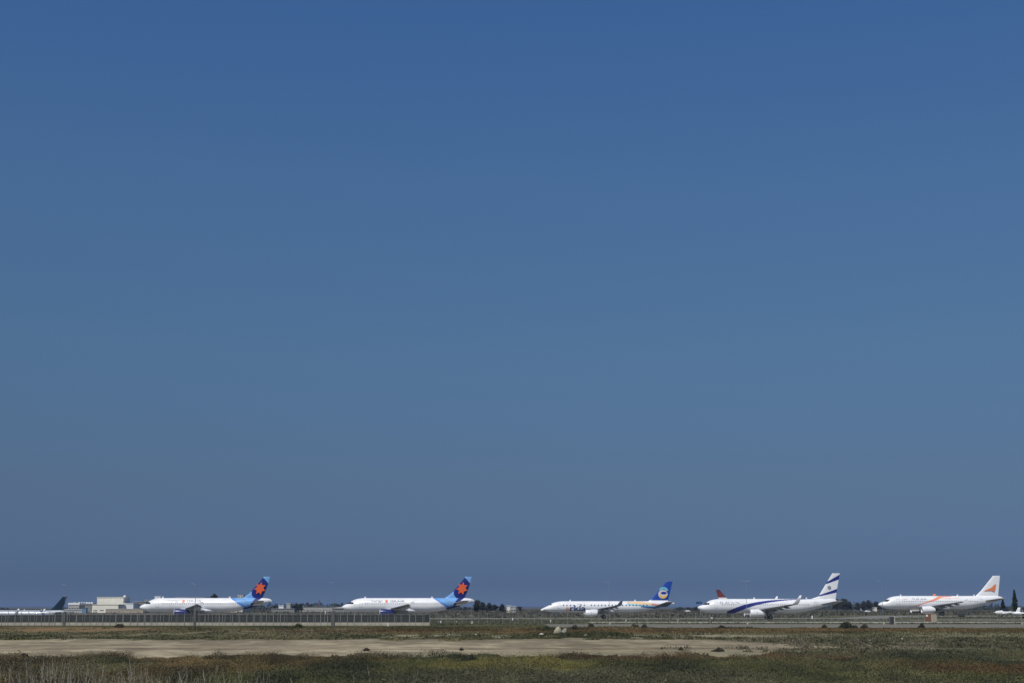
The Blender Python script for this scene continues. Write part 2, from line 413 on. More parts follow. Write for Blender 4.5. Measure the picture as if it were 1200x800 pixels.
def shrub(px, py, wpx, hpx, label, col=(.035, .04, .022), group='separate shrubs beside road and track'):
    Y = YG(py); s = K / Y; x = X(px, Y); w_ = wpx / s; h = hpx / s
    t = thing('shrub', label, 'shrub', (x, Y, tz(x, Y)), 0, group)
    n = 260; a = rng.random(n) * 6.283; rr = np.sqrt(rng.random(n))
    lob = .75 + .35 * np.sin(a * 3 + px) * .6
    xx = rr * lob * np.cos(a) * w_ / 2; yy = rr * lob * np.sin(a) * w_ / 2
    hz = h * np.sqrt(np.maximum(.05, 1 - rr ** 2)) * rng.random(n) ** .6 * (.8 + .3 * np.sin(a * 2 + px))
    v, f, c = tufts(xx, yy, np.full(n, w_ * .07), np.full(n, h * .14), np.full(n, w_ * .07), np.array(col)[None] * (.7 + .7 * rng.random((n, 1))), 5, z0=hz * .9)
    link('foliage', np_mesh('foliage', v, f, c), M['leaf'], t)
    bm = bmesh.new()
    for k in range(5):
        q = (w_ * .25 * math.cos(k * 1.3), w_ * .25 * math.sin(k * 1.3), h * .6)
        tube(bm, (0, 0, -.05), q, .03, .012, 5)
    obj('stem', bm, M['trunk'], t)
for a in [
    (990, 735.6, 17, 9, 'large dark round shrub at the roadside below the tail of the blue-striped jet'),
    (1012, 735.6, 10, 6, 'medium dark shrub at the roadside just right of the large round one'),
    (1000.5, 735.4, 8, 4.5, 'low faint shrub between the large round shrub and the medium one'),
    (965, 735.6, 8, 5, 'small brownish shrub left of the large round roadside shrub', (.05, .042, .022)),
    (1079, 735, 9, 6.5, 'dark ragged shrub at the roadside below the brown and beige hut'),
    (692, 734.5, 9, 5, 'small green shrub at the road edge right of the two pale rocks'),
    (743, 735, 11, 5, 'dark low shrub, left of a pair below the tail of the blue-tailed jet'),
    (754.5, 735, 9, 4.5, 'dark low shrub, right of a pair below the tail of the blue-tailed jet'),
    (673, 737, 9, 6, 'dark shrub close behind the grey pointed rock'),
    (640, 738.5, 15, 6, 'broad green shrub left of the yellowish pointed rock', (.045, .055, .022)),
    (845, 736.5, 11, 5, 'dark shrub by the road below the striped belly of the white jet'),
    (350, 735, 17, 5.5, 'bright green shrub in front of the cloth fence left of the thick lamp post base', (.05, .07, .025)),
    (141, 734.5, 12, 5, 'brown green shrub under the fence in front of the cream building', (.06, .05, .022)),
    (797, 761, 7, 4.5, 'small dark shrub alone on the right half of the dirt track'),
    (841, 762, 17, 5, 'broad low shrub on the dirt track right of the small dark one', (.05, .05, .028)),
    (541, 761, 6, 4, 'tiny dark shrub on the dirt track, right one of two', (.04, .042, .022)),
    (430, 761, 9, 3.6, 'tiny dark shrub on the dirt track, left one of two', (.04, .045, .022)),
    (245, 771, 14, 5, 'dark shrub at the edge of the near scrub below the left star-tailed jet'),
    (549, 772, 20, 6, 'dark green shrub at the edge of the near scrub, near the middle of the photo'),
    (31, 769, 12, 5, 'dark shrub at the far left edge of the near scrub')]:
    shrub(*a)

# ------------------------------------------------------------------ airliners
def pchip(xs, ys):
    xs = np.array(xs, float); ys = np.array(ys, float); h = np.diff(xs); d = np.diff(ys) / h
    m_ = np.zeros_like(ys); m_[0] = d[0]; m_[-1] = d[-1]
    for i in range(1, len(xs) - 1):
        m_[i] = 0 if d[i - 1] * d[i] <= 0 else 2 / (1 / d[i - 1] + 1 / d[i])
    def f(x):
        x = np.clip(np.asarray(x, float), xs[0], xs[-1]); i = np.clip(np.searchsorted(xs, x, 'right') - 1, 0, len(h) - 1)
        t = (x - xs[i]) / h[i]
        return ((2 * t ** 3 - 3 * t ** 2 + 1) * ys[i] + (t ** 3 - 2 * t ** 2 + t) * h[i] * m_[i] + (-2 * t ** 3 + 3 * t ** 2) * ys[i + 1] + (t ** 3 - t ** 2) * h[i] * m_[i + 1])
    return f

class Fus:
    def __init__(s, L, zc, rv, rh, nose, tail0, tipz=-.6, nose_k=None):
        s.L, s.zc, s.rv, s.rh = L, zc, rv, rh
        k = rv / 2.07; n = nose / 6.5; tl = (L - tail0)
        top = nose_k or [(0, tipz), (.12, tipz + .22), (.5, tipz + .55), (1.1, .22), (1.9, .55), (2.7, 1.12), (3.5, 1.55), (4.6, 1.87), (6.5, 2.07)]
        tx = [a * n for a, b in top]; tv = [b * k for a, b in top]
        s.top = pchip(tx + [L - .26 * tl, L - .12 * tl, L - .04 * tl, L], tv + [2.07 * k, 1.98 * k, 1.78 * k, 1.35 * k])
        bx = [0, .12, .5, 1.1, 2, 3.5, 5.5, 6.5]; bv = [tipz, tipz - .2, tipz - .48, -1.38, -1.7, -1.97, -2.06, -2.07]
        s.bot = pchip([a * n for a in bx] + [tail0, tail0 + .22 * tl, tail0 + .45 * tl, tail0 + .68 * tl, tail0 + .9 * tl, L],
                      [b * k for b in bv] + [-2.07 * k, -1.85 * k, -1.2 * k, -.35 * k, .65 * k, 1.05 * k])
        hx = [0, .12, .5, 1.1, 2, 3.5, 5.5, 6.5]; hv = [0, .28, .66, 1.02, 1.38, 1.75, 1.95, 1.975]
        q = rh / 1.975
        s.hw = pchip([a * n for a in hx] + [tail0, tail0 + .3 * tl, tail0 + .52 * tl, tail0 + .75 * tl, tail0 + .93 * tl, L],
                     [b * q for b in hv] + [rh, .88 * rh, .66 * rh, .4 * rh, .18 * rh, .05])
        s.nose = nose
    def side(s, x, z, off=.0, sgn=-1):
        """y of the skin at station x and height z above the ground"""
        t = s.top(x) + s.zc; b = s.bot(x) + s.zc; c = (t + b) / 2; r = (t - b) / 2
        q = np.clip(1 - ((z - c) / r) ** 2, 0, 1)
        return sgn * (s.hw(x) * np.sqrt(q) + off)

def loft(rings, closed_ends=True):
    """rings (n,m,3) -> verts, quad faces"""
    n, m_ = rings.shape[:2]; v = rings.reshape(-1, 3); i = np.arange(n * m_).reshape(n, m_)
    j = np.roll(i, -1, 1)
    return v, np.stack([i[:-1], j[:-1], j[1:], i[1:]], -1).reshape(-1, 4)

def fuselage_mesh(F, paint):
    xs = np.unique(np.concatenate([np.linspace(0.0, 1, 24) ** 2 * F.nose, np.arange(F.nose, F.L, .16), [F.L]]))
    a = np.linspace(0, 2 * np.pi, 88, endpoint=False)
    t = F.top(xs) + F.zc; b = F.bot(xs) + F.zc; h = np.maximum(F.hw(xs), .01)
    rings = np.stack([np.repeat(xs[:, None], 88, 1), h[:, None] * np.sin(a)[None], ((t + b) / 2)[:, None] + ((t - b) / 2)[:, None] * np.cos(a)[None]], -1)
    v, f = loft(rings)
    return np_mesh('fuselage', v, f, paint('fuselage', v[:, 0], v[:, 1], v[:, 2]), True)

def foil(n=14, th=.12):
    c = (1 - np.cos(np.linspace(0, np.pi, n))) / 2
    y = 5 * th * (.2969 * np.sqrt(c) - .126 * c - .3516 * c ** 2 + .2843 * c ** 3 - .1036 * c ** 4)
    return np.concatenate([np.stack([c, y * 1.1], 1), np.stack([c[::-1][1:-1], -y[::-1][1:-1] * .9], 1)])
def surf(sections, paint, part, th=.12, dense=1, vertical=False):
    """sections: (span, x leading edge, chord, height); span is y, or z when vertical"""
    se = [np.array(s_, float) for s_ in sections]; out = []
    for p, q in zip(se[:-1], se[1:]):
        k = max(1, int(dense * abs((q - p)[0])) or 1)
        for t in np.linspace(0, 1, k, endpoint=False): out.append(p + (q - p) * t)
    out.append(se[-1]); P = foil(40 if dense > 3 else 16, th); rings = []
    for sp, xl, ch, z in out:
        if vertical: rings.append(np.stack([xl + P[:, 0] * ch, P[:, 1] * ch + z, np.full(len(P), sp)], 1))
        else: rings.append(np.stack([xl + P[:, 0] * ch, np.full(len(P), sp), z + P[:, 1] * ch], 1))
    last = rings[-1]; rings.append(last * np.array([1, 1, 1]) * 0 + last.mean(0)[None]); 
    v, f = loft(np.array(rings))
    return np_mesh(part, v, f, paint(part, v[:, 0], v[:, 1], v[:, 2]), True)

def cst(v, rgb): return np.repeat(np.array([rgb], float), len(v), 0)
WH = (.80, .81, .82)

def text_verts(s_, box_, shear=0.0, bold=0.0):
    """flat triangles of the writing fitted to a side-view rectangle x0,x1,z0,z1"""
    cu = bpy.data.curves.new('t', 'FONT'); cu.body = s_; cu.shear = shear; cu.offset = bold
    o = bpy.data.objects.new('t', cu); C.objects.link(o)
    dg = bpy.context.evaluated_depsgraph_get(); me = bpy.data.meshes.new_from_object(o.evaluated_get(dg))
    bm = bmesh.new(); bm.from_mesh(me); bpy.data.objects.remove(o); bpy.data.curves.remove(cu); bpy.data.meshes.remove(me)
    xs = [v.co.x for v in bm.verts]; ys = [v.co.y for v in bm.verts]
    x0, x1, z0, z1 = box_
    for v in bm.verts:
        v.co = Vector((x0 + (v.co.x - min(xs)) / (max(xs) - min(xs)) * (x1 - x0), 0, z0 + (v.co.y - min(ys)) / (max(ys) - min(ys)) * (z1 - z0)))
    return bm
def poly_bm(pts):
    bm = bmesh.new(); bm.faces.new([bm.verts.new((x_, 0, z_)) for x_, z_ in pts]); return bm
def star_pts(cx, cz, r, n, inner=.45, rot=0, sx=1.0, lean=0.0):
    p = []
    for i in range(2 * n):
        a = rot + math.pi * i / n; q = r if i % 2 == 0 else r * inner
        p.append((cx + q * math.sin(a) * sx + lean * q * math.cos(a), cz + q * math.cos(a)))
    return p
def wrap(bm, F, off=.025, name='decal', m=None, parent=None, finy=None):
    """lay a flat side-view shape on the skin of the fuselage (or on the fin at y = finy)"""
    zs = [v.co.z for v in bm.verts]; xs = [v.co.x for v in bm.verts]
    if finy is None:
        z = math.floor(min(zs) / .14) * .14
        while z < max(zs):
            bmesh.ops.bisect_plane(bm, geom=bm.verts[:] + bm.edges[:] + bm.faces[:], plane_co=(0, 0, z), plane_no=(0, 0, 1)); z += .14
        x = min(xs) + .5
        while x < max(xs):
            bmesh.ops.bisect_plane(bm, geom=bm.verts[:] + bm.edges[:] + bm.faces[:], plane_co=(x, 0, 0), plane_no=(1, 0, 0)); x += .5
        for v in bm.verts: v.co.y = float(F.side(v.co.x, v.co.z, off))
    else:
        for v in bm.verts: v.co.y = finy
    return obj(name, bm, m, parent)

def nacelle(R0, L, zc, yc, x0, paint, lip=(.5, .5, .52)):
    prof = [(.35, .80), (.08, .88), (0, .94), (.06, 1.0), (.3, 1.06), (.3 * L, 1.10), (.55 * L, 1.06), (.8 * L, .92), (.97 * L, .80), (L, .76), (.96 * L, .7)]
    a = np.linspace(0, 2 * np.pi, 40, endpoint=False)
    rings = np.array([np.stack([np.full(40, x0 + px_), yc + R0 * r_ * np.cos(a), zc + R0 * r_ * np.sin(a) * (1.0 if True else 1)], 1) for px_, r_ in prof])
    v, f = loft(rings); c = paint('engine', v[:, 0], v[:, 1], v[:, 2])
    c[v[:, 0] < x0 + .12] = lip; c[v[:, 0] > x0 + .985 * L] = (.2, .2, .2)
    return np_mesh('engine', v, f, c, True)

def airliner(name, label, pos, P, rotz=0):
    F = P['F']; paint = P['paint']; t = thing(name, label, 'airliner', pos, rotz, 'airliners parked in a row' if P.get('row', True) else None)
    fus = link('fuselage', fuselage_mesh(F, paint), M['paint'], t)
    zc = F.zc; n = F.nose / 6.5; k = F.rv / 2.07
    # windshield: dark panes in a band that wraps the nose
    zlo, zhi, xm = P.get('ws', (.36, .98, 3.6)); zlo *= k; zhi *= k; xm *= n
    for sgn in (-1, 1):
        for (ta, tb) in ((.03, .34), (.37, .68), (.71, 1.0)):
            V, Fc = [], []; nu, nv = 7, 4
            for j in range(nv):
                z = zc + zlo + (zhi - zlo) * (j / (nv - 1)) * (1 - .15 * tb); g = np.linspace(0, xm, 400)
                xf = g[np.argmax(F.top(g) + zc > z)]
                for i in range(nu):
                    tt = ta + (tb - ta) * i / (nu - 1); x_ = xf + (xm - .12 * j * n - xf) * tt ** 1.7
                    V.append((x_ - .02, float(F.side(x_, z, .02, sgn)), z + .01))
            for j in range(nv - 1):
                for i in range(nu - 1):
                    a = j * nu + i; q = (a, a + 1, a + nu + 1, a + nu); Fc.append(q if sgn < 0 else q[::-1])
            link('windshield_pane', np_mesh('windshield_pane', V, Fc, None, True), M['glass'], t)
    # cabin windows, near side
    wx0, wx1, wz, sp = P['win']
    ww = P.get('winsize', (.26, .36)); wme = None
    q = wx0
    bmw = bmesh.new(); res = bmesh.ops.create_circle(bmw, cap_ends=True, segments=10, radius=.5)
    for v in bmw.verts: v.co = Vector((v.co.x * ww[0], 0, v.co.y * ww[1]))
    wme = bpy.data.meshes.new('window'); bmw.to_mesh(wme); bmw.free(); wme.materials.append(P.get('winmat', M['window']))
    skip = P.get('winskip', [])
    while q < wx1:
        if not any(a < q < b for a, b in skip):
            z = zc + wz; o = link('window', wme, None, t)
            y1 = float(F.side(q, z - .15)); y2 = float(F.side(q, z + .15)); xa = float(F.side(q + .2, z)); xb = float(F.side(q - .2, z))
            o.location = (q, float(F.side(q, z, .03)), z)
            o.rotation_euler = (math.atan2(-(y2 - y1), .3), 0, math.atan2((xa - xb), .4))
        q += sp
    # doors
    for dx, dw in P['doors']:
        bm = bmesh.new(); z0, z1 = zc - .62 * k, zc + 1.12 * k; e = .045
        for (a, b, c, d) in ((dx, dx + dw, z0, z0 + e), (dx, dx + dw, z1 - e, z1), (dx, dx + e, z0 + e, z1 - e), (dx + dw - e, dx + dw, z0 + e, z1 - e)):
            bm.faces.new([bm.verts.new(p_) for p_ in ((a, 0, c), (b, 0, c), (b, 0, d), (a, 0, d))])
        wrap(bm, F, .02, 'door', M['silver'], t)
    # belly fairing
    bx0, bx1 = P['belly']; xs = np.linspace(bx0, bx1, 24); a = np.linspace(0, 2 * np.pi, 40, endpoint=False)
    tt = (xs - bx0) / (bx1 - bx0); e = np.maximum(.02, np.sin(np.pi * np.clip(tt, 0.004, .996)) ** .45)
    rings = np.stack([np.repeat(xs[:, None], 40, 1), (F.rh * 1.04 * e)[:, None] * np.sin(a), (zc - F.rv * .72) + (F.rv * .5 * e)[:, None] * np.cos(a)], -1)
    v, f = loft(rings); link('belly_fairing', np_mesh('belly_fairing', v, f, paint('belly', v[:, 0], v[:, 1], v[:, 2]), True), M['paint'], t)
    # wings
    Wg = P['wing']
    for sgn in (-1, 1):
        sec = [(sgn * y_, x_, c_, zc + z_) for y_, x_, c_, z_ in Wg['sec']]
        wo = link('wing', surf(sec, paint, 'wing', .13, .8), M['paint'], t)
        ty, tx, tc, tzz = sec[-1]; wl = Wg['winglet'] if not (Wg.get('near_fence') and sgn < 0) else None
        if wl:
            h_, out, back, tipc = wl; pts = [(0, 0, 0, 1), (.35, .20, .32, .8), (.75, .60, .68, .55), (1, 1, 1, tipc)]
            Pf = foil(12, .09); rings = []
            for o_, u_, b_, c_ in pts:
                ch = tc * c_; cy = ty + sgn * out * o_; cz_ = tzz + h_ * u_; nrm = Vector((0, -sgn * u_ ** .5, 1 - u_ ** .5 + .05)).normalized()
                rings.append(np.stack([tx + back * b_ + Pf[:, 0] * ch, cy + Pf[:, 1] * ch * nrm.y, cz_ + Pf[:, 1] * ch * nrm.z], 1))
            rings.append(rings[-1] * 0 + rings[-1].mean(0)[None])
            v, f = loft(np.array(rings)); part = 'winglet_in' if sgn > 0 else 'winglet_out'
            link('winglet', np_mesh('winglet', v, f, paint(part, v[:, 0], v[:, 1], v[:, 2]), True), M['paint'], wo)
        else:      # small wing-tip fence
            bm = bmesh.new(); fp = [(tx + .3, -.1), (tx + 1.0, .62), (tx + 1.75, .75), (tx + 1.75, -.45), (tx + 1.1, -.38)]
            vs1 = [bm.verts.new((a_, ty - .03, tzz + b_)) for a_, b_ in fp]; vs2 = [bm.verts.new((a_, ty + .03, tzz + b_)) for a_, b_ in fp]
            bm.faces.new(vs1); bm.faces.new(vs2[::-1])
            for i in range(5): bm.faces.new((vs1[i], vs2[i], vs2[(i + 1) % 5], vs1[(i + 1) % 5]))
            obj('wingtip_fence', bm, M['white'], wo)
        # flap track fairings
        for fy in Wg['fair']:
            s0 = [q_ for q_ in Wg['sec']]; ys_ = [q_[0] for q_ in s0]
            xl = np.interp(fy, ys_, [q_[1] for q_ in s0]); ch = np.interp(fy, ys_, [q_[2] for q_ in s0]); zz = zc + np.interp(fy, ys_, [q_[3] for q_ in s0])
            Lf = ch * .75; xx = np.linspace(0, 1, 10); a = np.linspace(0, 2 * np.pi, 12, endpoint=False)
            r_ = .02 + .24 * np.sin(np.pi * np.clip(xx, .02, .98) ** .8)
            rings = np.stack([np.repeat((xl + ch * .45 + xx * Lf)[:, None], 12, 1), sgn * fy + r_[:, None] * .7 * np.sin(a), (zz - .28 - .12 * xx)[:, None] + r_[:, None] * np.cos(a)], -1)
            v, f = loft(rings); link('flap_fairing', np_mesh('flap_fairing', v, f, paint('fairing', v[:, 0], v[:, 1], v[:, 2]), True), M['paint'], wo)
    # engines
    ex, ey, ez, er, el = P['engine']
    for sgn in (-1, 1):
        en = link('engine', nacelle(er, el, ez, sgn * ey, ex, paint), M['paint'], t)
        bm = bmesh.new(); tube(bm, (ex + .55, sgn * ey, ez), (ex + .6, sgn * ey, ez), er * .84, seg=32); obj('fan', bm, M['dark'], en)
        bm = bmesh.new(); tube(bm, (ex + .5, sgn * ey, ez), (ex + .22, sgn * ey, ez), er * .25, .02, 16); obj('spinner', bm, M['metal'], en)
        bm = bmesh.new(); tube(bm, (ex + el * .8, sgn * ey, ez), (ex + el * 1.22, sgn * ey, ez), er * .62, er * .12, 20); obj('exhaust_cone', bm, M['dark'], en)
        zt = ez + er * 1.0; fp = [(ex + .35 * el, zt - .1), (ex + .5 * el, zt + .28), (ex + el * 1.0, P['wz'](ey) + zc), (ex + el * 1.5, P['wz'](ey) + zc - .2), (ex + el * 1.0, zt - .35)]
        bm = bmesh.new(); v1 = [bm.verts.new((a_, sgn * ey - .16, b_)) for a_, b_ in fp]; v2 = [bm.verts.new((a_, sgn * ey + .16, b_)) for a_, b_ in fp]
        bm.faces.new(v1); bm.faces.new(v2[::-1])
        for i in range(5): bm.faces.new((v1[i], v2[i], v2[(i + 1) % 5], v1[(i + 1) % 5]))
        obj('pylon', bm, M['white'], t)
    # tail
    fin = link('fin', surf(P['fin'], paint, 'fin', .10, 9, True), M['paint'], t)
    for sgn in (-1, 1):
        link('tailplane', surf([(sgn * y_, x_, c_, zc + z_) for y_, x_, c_, z_ in P['stab']], paint, 'tailplane', .10, .8), M['paint'], t)
    # antennas
    for ax_ in P.get('ant', (8.2, 20.5)):
        bm = bmesh.new(); zt = zc + F.rv - .05
        fp = [(ax_, zt), (ax_ + .2, zt + .5), (ax_ + .42, zt + .5), (ax_ + .5, zt)]
        v1 = [bm.verts.new((a_, -.04, b_)) for a_, b_ in fp]; v2 = [bm.verts.new((a_, .04, b_)) for a_, b_ in fp]
        bm.faces.new(v1); bm.faces.new(v2[::-1])
        for i in range(4): bm.faces.new((v1[i], v2[i], v2[(i + 1) % 4], v1[(i + 1) % 4]))
        obj('antenna', bm, M['white'], t)
    # landing gear
    gx, gm, gy, wr = P['gear']
    for (x_, y_, zt, r_) in ((gx, 0, zc - F.rv * .9, wr * .72), (gm, -gy, zc - 1.25, wr), (gm, gy, zc - 1.25, wr)):
        g = obj('landing_gear', btube((x_, y_, r_), (x_, y_, zt), .13, .16, 10), M['metal'], t)
        for s_ in (-1, 1):
            wv = obj('wheel', btube((x_, y_ + s_ * .2 - .0, r_), (x_, y_ + s_ * (.2 + .38), r_), r_, r_, 24), M['rubber'], g)
            obj('hub', btube((x_, y_ + s_ * .57, r_), (x_, y_ + s_ * .60, r_), r_ * .42, seg=14), M['metal'], wv)
        if y_ == 0:
            for s_ in (-1, 1): obj('gear_door', bbox((x_ - .2, s_ * .4, zt - .2), (1.0, .04, .42)), M['galv'], g)
    return t, F

def A320(paint, **kw):
    d = dict(F=Fus(37.57, 3.80, 2.03, 1.975, 6.5, 24.0), paint=paint, win=(6.9, 29.3, .42, .533), winskip=[], winsize=(.2, .28),
             doors=[(5.1, .85), (30.2, .8)], belly=(11.3, 22.6),
             wing=dict(sec=[(1.2, 11.6, 7.4, -1.35), (1.95, 12.0, 6.9, -1.30), (6.4, 14.5, 4.1, -.88), (12, 17.4, 2.75, -.3), (16.7, 19.9, 1.6, .25)], winglet=None, fair=(5.8, 9.2, 12.6)),
             wz=lambda y: -1.3 + (y - 2) * .1, engine=(11.3, 5.75, 1.72, .98, 4.0),
             fin=[(5.2, 27.8, 7.0, 0), (5.95, 29.5, 5.4, 0), (7.1, 31.1, 4.3, 0), (9.0, 32.75, 3.4, 0), (11.76, 35.05, 1.8, 0)],
             stab=[(.3, 31.2, 4.0, .5), (6.2, 34.6, 1.8, 1.25)], gear=(5.07, 17.9, 3.8, .58), ant=(6.6, 18.2, 25.6))
    d.update(kw); return d

# -- liveries (colour of the paint by place on the aircraft)
def belly_grey(c, F, z, z0=-9): return c
def livery_star(part, x, y, z):
    n = len(x)
    if part == 'engine': return cst(x, (.012, .02, .13))
    if part in ('wing', 'tailplane', 'fairing', 'belly'): return cst(x, (.34, .35, .37) if part in ('wing', 'tailplane') else WH)
    if part == 'fuselage':
        c = cst(x, WH)
        zr = z - 3.8
        # pale blue sweep on the rear body, widening to the top
        f1 = 26.1 + (1.9 - zr) * 1.45; f2 = 32.6 - .9 * (1.9 - zr) + .25 * (1.9 - zr) ** 2 * .5
        inb = (x > f1) & (x < f2 + .4)
        c[inb] = (.18, .39, .72)
        g = (x > f1) & (x < f1 + 1.1 - .2 * zr) & (zr > -.6); c[g] = (.10, .27, .70)
        nv = ((zr < -.1 - (x - 30) * -.0) & (x > f1 - .6) & (x < 34.3) & (zr < -.95 + (x - 29) * .30)); c[nv] = (.015, .03, .17)
        nv2 = (x > f2 + .4) & (x < f2 + 2.0) & (x < 34.6 - (1.9 - zr) * 1.2); c[nv2] = (.012, .024, .17)
        return c
    if part == 'fin':
        c = cst(x, (.012, .024, .17))
        lead = 29.5 + (z - 5.95) * .88
        low = (x < 33.1 - 1.35 * np.maximum(0, z - 5.4) ** 1.0 + .35 * np.maximum(0, z - 5.4) ** 2) & (z < 7.6); c[low] = (.18, .39, .72)
        te = 36.25 + (z - 11.76) * .28
        top = (x > 34.6 + 1.1 * (11.76 - z) ** .8 * 1.0 ) & (z > 9.8); c[top] = (.18, .40, .74)
        return c
    return cst(x, WH)
def livery_arkia(part, x, y, z):
    if part == 'engine': return cst(x, WH)
    if part.startswith('winglet'): return cst(x, (.10, .14, .20))
    if part in ('wing', 'tailplane', 'fairing', 'belly'): return cst(x, (.16, .18, .20) if part in ('wing', 'tailplane') else WH)
    if part == 'fuselage':
        c = cst(x, WH); zr = z - 3.33
        t = np.clip((x - 24) / 11.5, 0, 1)
        # peach sweep along the top, pale cyan sweep below it, both narrowing together at the tail
        zt = 1.55 - 1.2 * t ** 1.4; zb = 1.15 - 1.15 * t ** .9
        pe = (x > 25) & (x < 35.2) & (zr < 1.5 - .9 * np.clip((x - 29) / 6, 0, 1)) & (zr > 1.05 - 1.0 * t)
        c[pe] = (.78, .56, .34)
        pk = pe & (x > 32); c[pk] = (.72, .33, .30)
        cy = (x > 25) & (x < 34.5) & (zr <= 1.05 - 1.0 * t - .02) & (zr > .55 - .85 * t); c[cy] = (.22, .55, .72)
        db = (x > 29) & (x < 35.6) & (zr <= .60 - .85 * t) & (zr > .30 - 1.0 * t + .25 * np.clip((x - 33), 0, 3)); c[db] = (.02, .10, .38)
        return c
    if part == 'fin': 
        c = cst(x, (.018, .07, .36)); c[z < 5.15] = WH; return c
    return cst(x, WH)
def livery_stripe(part, x, y, z):
    BL = (.02, .03, .22)
    if part == 'engine': return cst(x, WH)
    if part in ('wing', 'tailplane', 'fairing'): return cst(x, (.32, .33, .35))
    if part == 'fuselage':
        c = cst(x, WH); zr = z - 3.55
        # blue stripe rising from the belly behind the nose towards the roof over the wing
        mid = pchip([7.5, 10, 13, 16.5, 20.5, 25, 31], [-2.3, -1.25, -.15, .75, 1.35, 1.72, 1.95])(x)
        wd = pchip([7.5, 10, 13, 16.5, 20.5, 25, 31], [.65, .7, .58, .40, .26, .12, .04])(x)
        c[(np.abs(zr - mid) < wd) & (x > 8)] = BL
        return c
    if part == 'fin':
        c = cst(x, WH)
        s1 = 6.20 + (x - 33.2) * .275; c[np.abs(z - s1) < .13 + .065 * (x - 33.2)] = BL
        s2 = 9.75 + (x - 35.8) * .45; c[np.abs(z - s2) < .24 + .10 * (x - 35.8)] = BL
        return c
    return cst(x, WH)
def livery_orange(part, x, y, z):
    if part == 'winglet_in': return cst(x, (.85, .22, .09))
    if part in ('wing', 'tailplane', 'fairing'): return cst(x, (.34, .35, .37))
    if part == 'fuselage':
        c = cst(x, WH); zr = z - 3.8
        mid = pchip([8.0, 9.4, 13, 16, 17.6, 18.6, 22], [-1.8, -1.3, -.18, .72, 1.35, 1.75, 1.9])(x)
        wd = pchip([8.0, 9.4, 13, 16, 17.6, 18.6, 22], [.02, .07, .15, .28, .42, .25, .08])(x)
        m_ = (np.abs(zr - mid) < wd) & (x > 8.2) & (x < 22); c[m_] = (.80, .31, .18)
        c[(np.abs(zr - 1.25 - .02 * (x - 18)) < .10) & (x > 18.2) & (x < 24)] = (.8, .50, .40)
        return c
    return cst(x, WH)
def livery_navy(part, x, y, z):
    if part == 'fin': return cst(x, (.008, .024, .042))
    if part in ('wing', 'tailplane', 'fairing'): return cst(x, (.34, .35, .37))
    if part == 'fuselage':
        c = cst(x, (.36, .40, .44)); zr = z - 3.8
        c[(x > 27.2 - .9 * zr) & (x < 28.4 - .9 * zr)] = (.06, .10, .18)
        return c
    return cst(x, (.36, .40, .44))
def livery_red(part, x, y, z):
    if part == 'fin':
        c = cst(x, (.17, .045, .04)); c[z < 7.9] = WH; c[(z > 10.3)] = (.10, .05, .06); return c
    return cst(x, WH)

def hx(s_): return s_[::-1]      # Hebrew is set from right to left
HEB_I = hx('\u05d9\u05e9\u05e8\u05d0\u05d9\u05d9\u05e8'); HEB_E = hx('\u05d0\u05dc \u05e2\u05dc')

def star_jet(px_nose, Y, label):
    # place so that the nose lands on px_nose
    x0 = X(px_nose, Y); t, F = airliner('airliner', label, (x0, Y, 0.0), A320(livery_star, ant=(6.3, 25.3)))
    zc = F.zc
    wrap(text_verts(HEB_I, (8.3, 11.6, zc + .82, zc + 1.36), bold=.01), F, .03, 'hebrew_lettering', M['greyl'], t)
    wrap(text_verts('ISRAIR', (13.9, 18.0, zc + .84, zc + 1.36), bold=.02), F, .03, 'lettering', M['greyl'], t)
    wrap(poly_bm(star_pts(12.85, zc + 1.08, .55, 7, .55)), F, .03, 'star_emblem', M['orange'], t)
    so_ = wrap(poly_bm(star_pts(34.15, 8.5, 1.85, 7, .58, rot=.12, sx=.90, lean=.12)), F, .0, 'tail_star', M['orange'], t, finy=-.36)
    return t
A1 = star_jet(163.2, 411, 'white jet with orange star on navy tail, parked before the flat-roofed pale buildings')
A2 = star_jet(400.5, 411, 'white jet with orange star on navy tail, nose in front of the grey shed roof')

# regional jet with blue tail
EF = Fus(38.65, 3.33, 1.62, 1.52, 6.6, 25.5, tipz=-1.15,
         nose_k=[(0, -1.15), (.12, -.95), (.5, -.62), (1.3, -.12), (2.3, .5), (3.1, 1.15), (3.9, 1.55), (5.2, 1.9), (6.5, 2.07)])
EP = dict(F=EF, paint=livery_arkia, win=(6.6, 31.4, .46, 1.0), winskip=[(9.8, 10.8), (13.5, 14.0)], winsize=(.34, .42), ws=(.62, 1.16, 3.35),
          doors=[(4.9, .75), (32.2, .7)], belly=(13.4, 22.4),
          wing=dict(sec=[(1.0, 14.0, 5.9, -1.05), (1.6, 14.4, 5.5, -1.02), (5.2, 16.3, 3.5, -.62), (9.5, 18.7, 2.4, -.15), (13.3, 20.8, 1.55, .35)], winglet=(1.7, .45, 1.5, .25), fair=(4.9, 7.8, 10.8)),
          wz=lambda y: -1.0 + (y - 1.6) * .11, engine=(12.7, 4.6, 1.55, .88, 3.5),
          fin=[(4.4, 29.6, 7.0, 0), (5.0, 31.2, 5.6, 0), (5.5, 32.0, 4.95, 0), (10.55, 36.45, 1.8, 0)],
          stab=[(.3, 32.6, 4.0, .05), (5.8, 35.7, 2.0, 1.35)], gear=(4.6, 18.2, 2.9, .5), ant=(8.3, 27.0))
A3, _ = airliner('airliner', 'slim white jet with royal blue tail and peach and cyan swoosh at its rear', (X(633.3, 417), 417, .03), EP)
zc = EF.zc
wrap(text_verts('a', (7.2, 8.4, zc - 1.12, zc - .1), bold=.02), EF, .03, 'first_letter', M['peach'], A3)
wrap(text_verts('rkia', (8.45, 13.0, zc - 1.18, zc + .42), bold=.02), EF, .03, 'lettering', M['navy'], A3)
